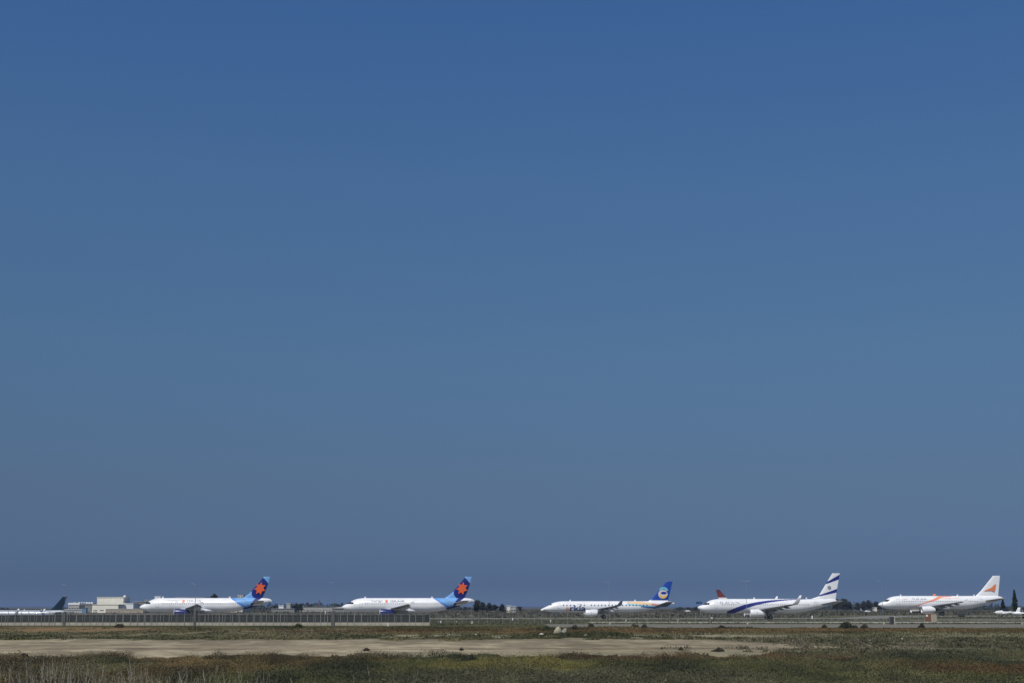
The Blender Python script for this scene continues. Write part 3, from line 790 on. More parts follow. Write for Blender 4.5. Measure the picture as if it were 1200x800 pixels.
wrap(text_verts('arkia.com', (10.6, 12.0, zc + .70, zc + .90), bold=.02), EF, .03, 'small_lettering', M['greyl'], A3)
def disc(cx, cz, rx, rz, a0=0, a1=360, n=24, inner=0):
    bm = bmesh.new()
    for i in range(n):
        t0 = R(a0 + (a1 - a0) * i / n); t1 = R(a0 + (a1 - a0) * (i + 1) / n)
        p = lambda t_, s_: bm.verts.new((cx + rx * s_ * math.cos(t_), 0, cz + rz * s_ * math.sin(t_)))
        if inner: bm.faces.new((p(t0, inner), p(t0, 1), p(t1, 1), p(t1, inner)))
        else: bm.faces.new((p(0, 0), p(t0, 1), p(t1, 1)))
    return bm
FY = -.26
wrap(disc(35.35, 6.9, 1.35, 1.25), EF, 0, 'white_swirl', M['swirl'], A3, finy=FY)
wrap(disc(35.55, 7.75, 1.35, 1.25, 5, 165, inner=.45), EF, 0, 'cyan_swirl', M['cyan'], A3, finy=FY - .01)
wrap(disc(35.4, 6.85, 1.22, 1.12, 190, 345, inner=.55), EF, 0, 'yellow_swirl', M['yellow'], A3, finy=FY - .02)
wrap(disc(35.6, 7.25, .85, .38), EF, 0, 'blue_centre', M['blue'], A3, finy=FY - .03)

# blue-striped jet
BF = Fus(38.9, 3.55, 1.98, 1.88, 6.3, 25.5, tipz=-.5)
BP = dict(F=BF, paint=livery_stripe, win=(6.6, 31.0, .40, .52), winskip=[], winsize=(.2, .28), doors=[(4.6, .8), (32.2, .75)], belly=(12.8, 23.6),
          wing=dict(sec=[(1.2, 13.6, 7.6, -1.35), (1.9, 14.1, 7.0, -1.3), (5.8, 16.6, 4.6, -.85), (11, 19.6, 3.0, -.25), (16.4, 22.9, 1.7, .45)], winglet=(2.35, .65, 2.2, .26), fair=(5.4, 8.8, 12.2)),
          wz=lambda y: -1.3 + (y - 1.9) * .12, engine=(13.7, 4.83, 1.62, 1.0, 4.2),
          fin=[(4.6, 28.0, 10.3, 0), (5.5, 31.5, 6.9, 0), (6.15, 33.6, 4.9, 0), (12.5, 37.75, 2.05, 0)],
          stab=[(.3, 33.8, 4.0, .45), (7.0, 37.2, 1.8, 1.35)], gear=(4.3, 19.6, 2.9, .56), ant=(15.5, 30.0))
A4, _ = airliner('airliner', 'white jet with dark blue stripe sweeping up its side and blue bands on the tail', (X(817.4, 401), 401, .0), BP)
zc = BF.zc
wrap(text_verts('EL AL', (5.9, 8.7, zc + .62, zc + 1.26), shear=.25), BF, .03, 'lettering', M['silver'], A4)
wrap(text_verts(HEB_E, (9.0, 11.4, zc + .62, zc + 1.26)), BF, .03, 'hebrew_lettering', M['silver'], A4)
def tri(cx, cz, r, rot, w_=.22):
    bm = bmesh.new(); o_ = [(cx + r * math.sin(rot + i * 2.0944), cz + r * math.cos(rot + i * 2.0944)) for i in range(3)]
    i_ = [(cx + r * (1 - w_ * 2) * math.sin(rot + i * 2.0944), cz + r * (1 - w_ * 2) * math.cos(rot + i * 2.0944)) for i in range(3)]
    for i in range(3):
        j = (i + 1) % 3; bm.faces.new([bm.verts.new((p_[0], 0, p_[1])) for p_ in (o_[i], o_[j], i_[j], i_[i])])
    return bm
wrap(tri(36.7, 8.65, .62, 0), BF, 0, 'star_emblem', M['silver'], A4, finy=-.30)
wrap(tri(36.7, 8.65, .62, math.pi), BF, 0, 'star_emblem', M['silver'], A4, finy=-.31)

# jet with orange arrow
OP = A320(livery_orange, win=(6.9, 29.3, .42, .533), ant=(6.6, 23.6, 28.6))
OP['fin'] = [(5.2, 28.2, 8.0, 0), (5.95, 29.5, 6.6, 0), (7.2, 30.9, 5.4, 0), (11.76, 34.9, 2.1, 0)]
OP['wing'] = dict(OP['wing'], winglet=(2.5, .7, 1.9, .5), near_fence=True)
A5, OF = airliner('airliner', 'white jet with orange arrow on white tail and thin orange swoosh on its side', (X(1029.3, 433), 433, .77), OP)
zc = OF.zc
wrap(text_verts('TUS AIR', (9.6, 14.2, zc + .82, zc + 1.30), bold=.01), OF, .03, 'lettering', M['silver'], A5)
wrap(poly_bm([(6.9, zc + 1.02), (8.4, zc + 1.22), (8.0, zc + .95)]), OF, .03, 'arrow_emblem', M['peach'], A5)
wrap(poly_bm([(31.6, 7.2), (34.1, 8.25), (35.5, 9.5), (35.2, 8.0), (34.9, 7.1), (34.0, 7.4)]), OF, 0, 'tail_arrow', M['soft_orange'], A5, finy=-.36)

# far left jet, standing in the hollow, and the red tail behind the blue-striped jet
NP = A320(livery_navy, row=False); NP['wing'] = dict(NP['wing'], winglet=(2.4, .5, 1.6, .45))
x0 = X(79, 632) - 37.3
A0, _ = airliner('airliner', 'pale jet with dark navy tail, cut by the left edge of the photo', (x0, 632, -3.8), NP)
RP = A320(livery_red, row=False)
A6, _ = airliner('airliner', 'distant white jet of which only the dark red tail shows above the blue-striped jet', (X(839, 700) + 37.5 - .5, 700, 0), RP, math.pi)

# ------------------------------------------------------------------ light aircraft at the right edge
def light_plane(label, loc, rz, red=False):
    t = thing('light_aircraft', label, 'light aircraft', loc, rz, 'light aircraft by the cypresses')
    xs = [0, .15, .5, 1.2, 2.0, 3.0, 4.0, 5.4, 7.0, 7.5]; top = [1.15, 1.35, 1.5, 1.58, 1.62, 1.62, 1.5, 1.35, 1.25, 1.2]; bot = [1.0, .85, .75, .68, .65, .65, .72, .88, 1.05, 1.1]; hw = [.05, .25, .42, .5, .55, .55, .5, .34, .14, .05]
    a = np.linspace(0, 2 * np.pi, 20, endpoint=False); rings = []
    for x_, tp, b, h in zip(xs, top, bot, hw): rings.append(np.stack([np.full(20, x_), h * np.sin(a), (tp + b) / 2 + (tp - b) / 2 * np.cos(a)], 1))
    v, f = loft(np.array(rings)); link('fuselage', np_mesh('fuselage', v, f, None, True), M['white'], t)
    rings = []
    for x_, h, r_ in ((1.7, .05, .1), (2.1, .35, .42), (2.6, .62, .5), (3.3, .62, .48), (3.9, .3, .38), (4.3, .03, .1)):
        rings.append(np.stack([np.full(20, x_), r_ * np.sin(a), 1.5 + h * np.maximum(np.cos(a), -.2)], 1))
    v, f = loft(np.array(rings)); link('canopy', np_mesh('canopy', v, f, None, True), M['glass'], t)
    pw = lambda part, x_, y_, z_: cst(x_, WH)
    for s_ in (-1, 1):
        link('wing', surf([(s_ * .3, 1.9, 1.6, .78), (s_ * 4.6, 2.1, 1.3, 1.12)], pw, 'wing', .13, 1), M['paint'], t)
        link('tailplane', surf([(s_ * .05, 6.5, .9, 1.22), (s_ * 1.5, 6.7, .6, 1.24)], pw, 'tailplane', .1, 1), M['paint'], t)
    link('fin', surf([(1.15, 6.1, 1.35, 0), (2.45, 6.9, .75, 0)], pw, 'fin', .1, 2, True), M['paint'], t)
    for (x_, y_) in ((.9, 0), (2.7, -1.2), (2.7, 1.2)):
        g = obj('landing_gear', btube((x_, y_, .2), (x_, y_ * .8, .85), .04), M['white'], t)
        obj('wheel', btube((x_, y_ - .07, .2), (x_, y_ + .07, .2), .2, seg=16), M['rubber'], g)
    obj('propeller', bbox((-.08, 0, 1.08), (.05, .14, 1.8)), M['dark'], t)
    obj('spinner', btube((.06, 0, 1.08), (-.2, 0, 1.08), .13, .03, 12), M['white'], t)
xa = X(1166, 392); light_plane('small white propeller plane standing low before the two cypresses', (xa, 392, tz(xa, 392) + .02), R(12))
xa = X(1186, 378); light_plane('small white propeller plane cut by the right edge of the photo', (xa, 378, tz(xa, 378) + .02), R(-14))

# ------------------------------------------------------------------ fences
def cloth_fence():
    Y = 260.0; x1 = X(503.5, Y); x0 = X(-30, Y)
    t = thing('screened_fence', 'long fence with dark shade cloth, grey posts and a pale concrete base on the left', 'fence', (x1, Y, 0))
    L = x1 - x0; n = int(L / 1.22)
    bm = bmesh.new()
    box(bm, (-L / 2, .08, .27), (L, .2, .54)); obj('concrete_base', bm, M['concrete'], t)
    for k in range(n + 1):
        x_ = -k * 1.22 + random.uniform(-.12, .12) * (k > 0); tall = random.choice([2.0, 2.1, 2.25, 2.3]); th = random.choice([.05, .06, .08, .11])
        bm = bmesh.new(); box(bm, (x_, -.06, tall / 2), (th, .07, tall)); box(bm, (x_, -.16, tall + .13), (th * .7, .05, .32), 0)
        obj('post', bm, M['fpost'], t)
    # cloth in bays, a little slack
    nx = 240; xs = np.linspace(0, -L, nx); zs = np.linspace(.46, 1.86, 6); gx, gz = np.meshgrid(xs, zs)
    gy = -.0 + .05 * (fbm(gx * .8 + 3, gz * 2, 3) - .5) - .0; gz = gz + .05 * (fbm(gx * .6, gx * 0 + 2, 3) - .5) * (gz > 1.8)
    i = np.arange(6 * nx).reshape(6, nx); f = np.stack([i[:-1, :-1], i[:-1, 1:], i[1:, 1:], i[1:, :-1]], -1).reshape(-1, 4)
    link('shade_cloth', np_mesh('shade_cloth', np.stack([gx.ravel(), gy.ravel(), gz.ravel()], 1), f, None, True), M['cloth'], t)
    bm = bmesh.new()
    for z in (1.92, 2.02, 2.2): box(bm, (-L / 2, -.03, z), (L, .02, .018))
    obj('wire', bm, M['galv'], t)
cloth_fence()
def wire_fence(px0, px1, Y, label, step, dark=False):
    x0 = X(px0, Y); x1 = X(px1, Y); L = x1 - x0
    t = thing('wire_fence', label, 'fence', (x0, Y, 0))
    n = int(L / step)
    for k in range(n + 1):
        x_ = k * step + random.uniform(-.2, .2); tall = random.choice([1.9, 2.1, 2.2]); th = random.choice([.035, .05, .065])
        bm = bmesh.new(); box(bm, (x_, 0, tall / 2), (th, .06, tall)); tube(bm, (x_, 0, tall), (x_ - .14, -.2, tall + .28), .025, .02, 5)
        obj('post', bm, M['fpost'], t)
    bm = bmesh.new()
    for z in np.arange(.25, 2.1, .3): box(bm, (L / 2, 0, z), (L, .012, .012))
    obj('wire', bm, M['galv'], t)
wire_fence(505, 1240, 283, 'long open wire fence with thin pale posts on the right half', 1.56)
wire_fence(-28, 498, 256.5, 'thin-posted wire fence close in front of the cloth fence on the left', 1.37)
def kerb():
    xs = X(688, 300); bm = bmesh.new(); x_ = xs
    while x_ < 230:
        w_ = random.uniform(3.6, 4.2); box(bm, (x_ + w_ / 2, 300 + random.uniform(-.03, .03), .12 + random.uniform(-.01, .01)), (w_ - .04, .3, .26), 0, .03); x_ += w_
    o = obj('kerb', bm, M['kerb']); o['kind'] = 'structure'
kerb()
sheet('service_road', X(508, 398), 300, 389, 392.5, .02, M['kerb'], 120, 3)

# ------------------------------------------------------------------ lamp posts
def lamp_post(px, top, base, bw, label, arms=1):
    Y = 252.0 if px < 505 else 276.0
    x_ = X(px, Y); h = ZZ(top, Y)
    t = thing('lamp_post', label, 'lamp post', (x_, Y, tz(x_, Y)), 0, 'lamp posts along the fence')
    obj('pole', btube((0, 0, 0), (0, 0, h), .05, .03, 10), M['pole'], t)
    for s_ in ((-1,) if arms == 1 else (-1, 1)):
        obj('arm', btube((0, 0, h - .12), (s_ * .5, 0, h + .05), .03, .025, 8), M['galv'], t)
        bm = bmesh.new(); box(bm, (s_ * .64, 0, h + .06), (.34, .18, .08), 0, .02); obj('lamp_head', bm, M['lamp'], t)
    bm = bmesh.new(); box(bm, (0.06, -.02, base / 2), (bw, bw, base), 0, .03); obj('base', bm, M['pillar'] if base > 1 else M['concrete'], t)
for a in [(76, 685, 2.5, .34, 'lamp post beside the navy tail at the far left'),
          (228.5, 684, 2.7, .42, 'lamp post in front of the wing of the left star-tailed jet, on a thick base'),
          (390.3, 682.5, 2.6, .62, 'lamp post on a thick grey base left of the nose of the middle star-tailed jet'),
          (553, 681, .55, .42, 'lamp post with a small pale block at its foot, by a star-tailed tail cone'),
          (714, 682, .3, .3, 'lamp post in front of the wing of the blue-tailed jet'),
          (875, 680.5, .3, .3, 'lamp post in front of the fuselage stripe of the blue-striped jet', 2),
          (1034.5, 681, .3, .3, 'lamp post in front of the nose of the orange-arrow jet'),
          (1196.5, 706, .3, .3, 'short pole at the right edge of the photo beside the taller cypress')]:
    lamp_post(*a)

# ------------------------------------------------------------------ marker posts, cabinet, hut, board
def marker(px, py, wpx, hpx, label, m='white'):
    Y = YG(py); s_ = K / Y; x_ = X(px, Y); w_ = wpx / s_; h = hpx / s_
    t = thing('marker_post', label, 'marker post', (x_, Y, tz(x_, Y)), 0, 'low white markers on the airfield')
    bm = bmesh.new(); box(bm, (0, 0, h * .4), (w_ * .7, w_ * .6, h * .8), 0, .02); obj('post', bm, M['concrete'] if m != 'white' else M['white'], t)
    bm = bmesh.new(); box(bm, (0, 0, h * .9), (w_, w_ * .8, h * .2), 0, .02); obj('cap', bm, M[m], t)
for a in [(516.7, 730.2, 1.6, 3.6, 'low white marker just right of the end of the cloth fence'),
          (455, 733.3, 1.7, 3.8, 'low marker with white cap in front of the cloth fence below the middle star-tailed jet'),
          (535, 729.5, 1.4, 2.6, 'faint pale marker between the cloth fence end and the next lamp post', 'concrete'),
          (600.7, 726.8, 1.7, 3.6, 'low white marker in the gap between the star-tailed and the blue-tailed jets'),
          (645.3, 729.2, 1.6, 3.6, 'low white marker below the nose of the blue-tailed jet'),
          (733.3, 728, 1.4, 2.8, 'low white marker right of the lamp post under the blue-tailed jet'),
          (794, 728.5, 2.4, 3.4, 'wide pale marker below the tail of the blue-tailed jet', 'concrete'),
          (834, 724.9, 2.2, 2.2, 'squat bright white marker under the nose of the blue-striped jet'),
          (951.3, 725.2, 1.9, 4.2, 'tall white marker under the rear of the blue-striped jet'),
          (1049.4, 723.8, 1.6, 3.2, 'low white marker above the grey cabinet'),
          (371.3, 717.3, 1.6, 1.9, 'small white marker far behind the cloth fence, left of a taller one'),
          (381.3, 720.0, 1.3, 3.8, 'tall narrow white marker far behind the cloth fence')]:
    marker(*a)

Y = 272.; x_ = X(1044.2, Y); t = thing('cabinet', 'dark grey electrical cabinet on the roadside with a pale post against it', 'cabinet', (x_, Y, 0))
obj('body', bbox((0, 0, .72), (.74, .5, 1.36), 0, .03), M['pillar'], t); obj('roof', bbox((0, 0, 1.44), (.84, .6, .07), 0, .02), M['pillar'], t)
obj('door', bbox((0, -.262, .74), (.6, .02, 1.1), 0), M['dark'], t)
t = thing('concrete_post', 'pale square concrete post standing against the dark grey cabinet', 'post', (X(1047.3, 272), 272.1, 0))
obj('shaft', bbox((0, 0, .72), (.34, .34, 1.44), 0, .03), M['kerb'], t); obj('cap', bbox((0, 0, 1.49), (.4, .4, .08), 0, .02), M['kerb'], t)

Y = 318.; x_ = X(1089.8, Y)
t = thing('hut', 'small brown and beige hut under the engine of the orange-arrow jet', 'hut', (x_, Y, tz(x_, Y)), R(-38))
obj('wall', bbox((0, 0, .9), (2.45, 1.7, 1.8), 0, .02), M['beige'], t)
obj('front_panel', bbox((-.62, -.87, .9), (1.26, .05, 1.76)), M['brown'], t)
obj('sign', bbox((-.85, -.905, 1.4), (.42, .02, .38)), M['white'], t)
obj('roof', bbox((0, 0, 1.85), (2.6, 1.85, .09), 0, .02), M['beige'], t)
Y = 318.
t.rotation_euler = (0, 0, R(-8))

Y = YG(726.8); x_ = X(1126.4, Y)
t = thing('sign_board', 'dark rounded board on two legs right of the hut', 'sign', (x_, Y, tz(x_, Y)))
bm = bmesh.new(); box(bm, (0, 0, 1.42), (1.8, .3, .95), 0, .2); obj('panel', bm, M['dark'], t)
for s_ in (-1, 1): obj('leg', btube((s_ * .35, 0, 0), (s_ * .35, 0, 1.0), .06), M['dark'], t)

Y = 470.; x_ = X(819.3, Y); h = ZZ(704.4, Y)
t = thing('raised_board', 'dark blue board on a slim mast behind the nose of the blue-striped jet', 'board', (x_, Y, 0))
obj('panel', bbox((0, 0, h - .38), (1.9, .25, .76), 0, .05), M['bluebox'], t); obj('mast', btube((.4, 0, 0), (.4, 0, h - .76), .05), M['galv'], t)

# ------------------------------------------------------------------ rocks
def rock(px, py, wpx, hpx, label, m, seed):
    Y = YG(py); s_ = K / Y; x_ = X(px, Y); w_ = wpx / s_; h = hpx / s_
    bm = bmesh.new(); bmesh.ops.create_icosphere(bm, subdivisions=4, radius=1)
    rr = random.Random(seed); off = [rr.uniform(-1, 1) for _ in range(12)]
    planes = [Vector((rr.gauss(0, 1), rr.gauss(0, 1), rr.gauss(.2, .6))).normalized() for _ in range(16)]
    for v in bm.verts:
        d = v.co.normalized(); k_ = 1.0
        for p in planes:
            c_ = d.dot(p)
            if c_ > .05: k_ = min(k_, .78 / c_)
        v.co = d * k_
        lean = .35 if seed % 2 else .15; tp = 1 - (.72 if seed < 8 else .4) * max(0, v.co.z)
        v.co = Vector((v.co.x * w_ * .55 * tp + lean * v.co.z * w_ * .5, v.co.y * w_ * .45 * tp, v.co.z * h * .62 + h * .33))
    o = obj('rock', bm, m); o.location = (x_, Y, tz(x_, Y)); tag(o, label, 'rock', 'pair of pale pointed rocks')
rock(653, 742.2, 9.0, 10.5, 'yellowish pointed rock leaning right, left of the pair beyond the track', M['rockA'], 3)
rock(661.3, 742.6, 7.5, 9.0, 'grey pointed rock, right of the pair beyond the track', M['rockB'], 5)
for i, (px, py, w_, h_, lb) in enumerate([(634.5, 743, 6, 2.2, 'flat pale stone just left of the two pointed rocks'), (528, 743.4, 9, 1.8, 'flat white stone beyond the track below the middle star-tailed tail'),
        (557, 743.6, 10, 1.8, 'flat white stone beyond the track, right of a similar one'), (686, 744.4, 5, 2.4, 'small white stone right of the two pointed rocks'),
        (643.5, 746.4, 4, 1.8, 'small whitish stone at the track edge below the two pointed rocks'), (1045, 748.6, 5, 2.6, 'pale stone in the scrub below the grey cabinet'),
        (1055, 749, 5, 2.6, 'pale stone in the scrub right of the one below the cabinet'), (1016, 750.6, 6, 2, 'flat pale stone in the scrub left of the pair below the cabinet'),
        (46, 770, 3.5, 2.4, 'small white stone at the track edge at the far left')]):
    rock(px, py, w_, h_, lb, M['rockB'] if i % 2 else M['offwhite'], 10 + i)
    C.objects[-1]['group'] = 'pale stones lying about'

# ------------------------------------------------------------------ buildings far left and behind
def building(label, px0, px1, ytop, Y, depth, wall, roofm=None, ybase=None, rows=0, cols=0, wmat='glass', parapet=.25, wz=(.35, .7)):
    x0, x1 = X(px0, Y), X(px1, Y); g = min(tz((x0 + x1) / 2, Y), 0) - .2; top = ZZ(ytop, Y); h = top - g
    t = thing('building', label, 'building', ((x0 + x1) / 2, Y + depth / 2, g), 0, 'airport buildings in the distance')
    w_ = x1 - x0
    obj('wall', bbox((0, 0, h / 2), (w_, depth, h)), M[wall], t)
    obj('roof', bbox((0, 0, h + parapet / 2 + .002), (w_ + .5, depth + .5, parapet)), M[roofm or wall], t)
    if rows:
        for r_ in range(rows):
            for c_ in range(cols):
                zz = h * (wz[0] + (wz[1] - wz[0]) * (r_ + .5) / rows); xx = -w_ / 2 + w_ * (c_ + .5) / cols
                wo = obj('window', bbox((xx, -depth / 2 - .02, zz), (w_ / cols * .62, .08, h * (wz[1] - wz[0]) / rows * .5)), M[wmat], t)
    return t
B = building
b = B('tall cream block, the upper part of the cream building', 113.2, 144, 699.6, 915, 16, 'cream', rows=1, cols=5, wz=(.93, .97), wmat='offwhite')
obj('roof_box', bbox((12.5 - 5, -2, ZZ(699.6, 915) + 1.0), (1.2, 1.2, 1.2)), M['cream'], b)
B('cream lower block in front of the tall cream one', 108, 138.5, 708.2, 890, 18, 'cream', rows=1, cols=4, wz=(.2, .45), wmat='grey')
B('long low cream wall building reaching to the nose of the left star-tailed jet', 124, 168, 713.4, 860, 8, 'beige', 'offwhite')
B('white flat hall right of the cream building', 144.5, 156, 706.8, 905, 14, 'white', 'white', rows=1, cols=3, wz=(.1, .45))
B('dark grey hangar right of the white flat hall', 156, 171, 704.6, 920, 20, 'grey', 'roofgrey', rows=2, cols=6, wz=(.45, .8))
B('grey two-storey building above the nose of the left star-tailed jet', 169, 188, 702.6, 930, 20, 'lgrey', 'roofgrey', rows=2, cols=7, wz=(.45, .85))
B('white plant room block standing highest behind the left star-tailed jet', 180.6, 187.5, 698.6, 940, 8, 'white')
B('grey flat-roofed building behind the lettering of the left star-tailed jet', 188, 212, 701.6, 950, 20, 'grey', 'roofgrey', rows=1, cols=10, wz=(.8, .95))
B('wide off-white terminal behind the roof of the left star-tailed jet', 205, 238, 699.8, 965, 22, 'offwhite', 'lgrey', rows=1, cols=12, wz=(.9, .97), wmat='grey')
B('lower off-white wing of the terminal behind the left star-tailed jet', 237, 246, 702.2, 955, 18, 'lgrey', 'offwhite')
B('long low off-white building behind the pale blue rear of the left star-tailed jet', 252, 288, 700.4, 950, 18, 'offwhite', 'lgrey', rows=1, cols=9, wz=(.88, .96), wmat='grey')
B('white square tower block behind the left star-tailed jet', 278, 284.3, 697.2, 946, 7, 'offwhite', rows=1, cols=2, wz=(.86, .96))
B('grey wall building left of the cream block', 93, 108.5, 708, 930, 14, 'grey', 'lgrey')
t = B('white canopy building right of the navy tail', 80.2, 92.6, 708.4, 900, 12, 'lgrey', 'white', parapet=1.3, rows=1, cols=4, wz=(.3, .7))
B('small white roof hut above the canopy building', 86, 88.5, 705.6, 935, 4, 'offwhite')
B('pale green-grey low block behind the canopy building', 79.8, 86, 706.8, 945, 8, 'lgrey')
B('row roof building with white domes left of the cream block', 91, 108.6, 707.2, 950, 10, 'lgrey')
# white domes in a row
for i in range(6):
    px = 92.5 + i * 3.0; Yd = 955; x_ = X(px, Yd); bm = bmesh.new(); bmesh.ops.create_uvsphere(bm, u_segments=14, v_segments=8, radius=.8)
    for v in bm.verts: v.co.z = max(v.co.z, -.1)
    o = obj('dome', bm, M['white'], None, True); o.location = (x_, Yd, ZZ(707.2, 950) + .35)
    tag(o, ('first', 'second', 'third', 'fourth', 'fifth', 'sixth')[i] + ' white roof dome from the left, on the long roof left of the cream block', 'dome', 'white domes on the roof')
B('low white wall strip between the navy tail and the cream block', 76, 97, 713.9, 860, 1.2, 'lgrey', 'white')
B('pale blue container left of the cream block', 96.2, 101, 712.4, 850, 3, 'bluepale')
B('small white block behind the fence right of the left star-tailed jet', 326.5, 332.2, 709.2, 900, 7, 'white')
B('pale grey block raised behind the small white one', 335.5, 340.2, 706.9, 960, 7, 'lgrey', 'offwhite')
B('long grey low building in the gap between the star-tailed jets', 351, 396, 711.0, 980, 14, 'lgrey', 'roofgrey', rows=1, cols=12, wz=(.3, .7), wmat='grey')
B('low grey sheds right of the left star-tailed tail', 318, 345, 713.0, 880, 10, 'grey', 'roofgrey')
B('white house with dark side, left of a pair beyond the trees', 593.8, 598.0, 709.6, 800, 7, 'offwhite', 'white', rows=1, cols=2, wz=(.2, .5))
B('pale house, right of a pair beyond the trees', 598.8, 604.2, 710.4, 795, 8, 'lgrey', 'offwhite', rows=1, cols=2, wz=(.3, .6))
B('tiny white house among far trees left of the orange-arrow jet', 1006.8, 1010, 709.9, 1150, 6, 'white')
B('tiny pale house close to the nose of the orange-arrow jet', 1024.7, 1027.6, 711.4, 1000, 5, 'offwhite')

# grey shed with sloping roof at the nose of the second star-tailed jet
Y = 820.; x0, x1 = X(389, Y), X(420, Y); g = -.2; h = ZZ(712.5, Y) - g; rp = ZZ(707.6, Y) - g
t = thing('shed', 'grey shed with pale sloping roof behind the nose of the middle star-tailed jet', 'shed', ((x0 + x1) / 2, Y, g))
obj('wall', bbox((0, 6, h / 2), (x1 - x0, 12, h)), M['grey'], t)
bm = bmesh.new(); a = (x1 - x0) / 2 + .4
v = [bm.verts.new(p) for p in ((-a, -.4, h + .01), (a, -.4, h + .01), (a, 12.4, h + .01), (-a, 12.4, h + .01), (a * .75, 0, rp), (a * .75, 12, rp))]
for q in ((0, 1, 4), (1, 2, 5, 4), (2, 3, 5), (0, 4, 5, 3), (0, 3, 2, 1)): bm.faces.new([v[i] for i in q])
obj('roof', bm, M['lgrey'], t)

# masts on the skyline
for px, yt, lb, m in ((374, 703, 'dark red lattice mast rising above the far sheds', 'brown'), (359.6, 705.6, 'short dark mast left of the dark red one', 'dark')):
    Y = 990.; x_ = X(px, Y); h = ZZ(yt, Y); t = thing('mast', lb, 'mast', (x_, Y, 0), 0, 'masts on the skyline')
    bm = bmesh.new()
    for sx in (-1, 1):
        for sy in (-1, 1): tube(bm, (sx * .55, sy * .55, 0), (sx * .2, sy * .2, h), .12, .1, 5)
    for k_ in range(8): 
        z = h * k_ / 8; box(bm, (0, 0, z + .4), (1.1 - .6 * k_ / 8, 1.1 - .6 * k_ / 8, .12))
    obj('lattice', bm, M[m], t); obj('platform', bbox((0, 0, h - .4), (1.1, 1.1, .5)), M[m], t)

# white cars far off
def car(px, py, label, rz=0):
    Y = YG(py); x_ = X(px, Y); t = thing('parked_car', label, 'car', (x_, Y, tz(x_, Y)), rz, 'white cars far off')
    xs = [-2.1, -2.0, -1.2, -.6, .7, 1.5, 2.0, 2.1]; top = [.6, .85, .95, 1.42, 1.42, .95, .8, .5]
    bm = bmesh.new(); A_ = []
    for s_ in (-1, 1):
        A_.append([bm.verts.new((a_, s_ * (.85 if b_ < 1.2 else .68), b_)) for a_, b_ in zip(xs, top)] + [bm.verts.new((2.1, s_ * .85, .3)), bm.verts.new((-2.1, s_ * .85, .3))])
    n_ = len(A_[0]); bm.faces.new(A_[0]); bm.faces.new(A_[1][::-1])
    for i in range(n_): bm.faces.new((A_[0][i], A_[1][i], A_[1][(i + 1) % n_], A_[0][(i + 1) % n_]))
    obj('body', bm, M['white'], t)
    for sx in (-1.3, 1.3):
        for sy in (-1, 1): obj('wheel', btube((sx, sy * .7, .32), (sx, sy * .88, .32), .32, seg=14), M['rubber'], t)
    obj('side_window', bbox((.05, -.76, 1.15), (1.5, .06, .32)), M['glass'], t)
car(805.6, 716.6, 'white car on the flats in the gap left of the blue-striped jet')
car(1016.5, 717.4, 'pale car on the flats left of the nose of the orange-arrow jet', R(20))

# ------------------------------------------------------------------ trees
def tree(px, ytop, wpx, Y, label, col=(.036, .044, .034), group='trees on the skyline', shape='round', n=750):
    x_ = X(px, Y); s_ = K / Y; g = min(tz(x_, Y), 0.8); h = ZZ(ytop, Y) - g; w_ = wpx / s_
    t = thing('tree' if shape != 'cypress' else 'cypress_tree', label, 'tree', (x_, Y, g), 0, group)
    lean = random.uniform(-.03, .03) * h
    bm = bmesh.new(); th = h * (.5 if shape != 'cypress' else .9); tube(bm, (0, 0, -.1), (lean, 0, th), .025 * h, .01 * h, 7)
    if shape != 'cypress':
        for k_ in range(5):
            a = k_ * 1.257 + px; tube(bm, (lean * .6, 0, th * .55), (w_ * .28 * math.cos(a), w_ * .28 * math.sin(a), h * .72), .012 * h, .005 * h, 5)
    obj('trunk', bm, M['trunk'], t)
    if shape == 'cypress':
        n = 1500; zz = rng.random(n); rad = .5 * w_ * np.clip(np.sin(np.pi * np.clip(.12 + .88 * zz, 0, 1)) ** .5 * (1.02 - zz ** 2.2 * .75), .03, 1)
        a = rng.random(n) * 6.283; rr = np.sqrt(rng.random(n)) * rad * (.82 + .25 * np.sin(a * 3 + zz * 17))
        cx, cy, cz_ = rr * np.cos(a), rr * np.sin(a), .06 * h + zz * h * .90; lf = np.full(n, .055 * h * .5); k_ = 4
    else:
        # several uneven clumps make the crown
        m_ = random.randint(6, 9); cl = []
        for i in range(m_):
            a = random.uniform(0, 6.283); r_ = random.uniform(.12, .34) * w_; cl.append((r_ * math.cos(a), r_ * math.sin(a) * .8, h * random.uniform(.28, .78), w_ * random.uniform(.2, .32), h * random.uniform(.13, .22)))
        cl.append((random.uniform(-.12, .12) * w_, 0, h * .8, w_ * .22, h * .2))
        ids = rng.integers(0, len(cl), n); q = rng.normal(size=(n, 3)); q /= np.linalg.norm(q, axis=1, keepdims=True); q *= rng.random((n, 1)) ** .4
        ca = np.array(cl)[ids]; cx = ca[:, 0] + q[:, 0] * ca[:, 3]; cy = ca[:, 1] + q[:, 1] * ca[:, 3]; cz_ = ca[:, 2] + q[:, 2] * ca[:, 4]
        lf = np.full(n, .055 * h); k_ = 4
    v, f, c = tufts(cx, cy, lf * .8, lf * .8, lf * (1.0 if shape != 'cypress' else 1.1), np.array(col)[None] * (.65 + .7 * rng.random((n, 1))), k_, z0=cz_)
    link('crown', np_mesh('crown', v, f, c), M['leaf'], t)
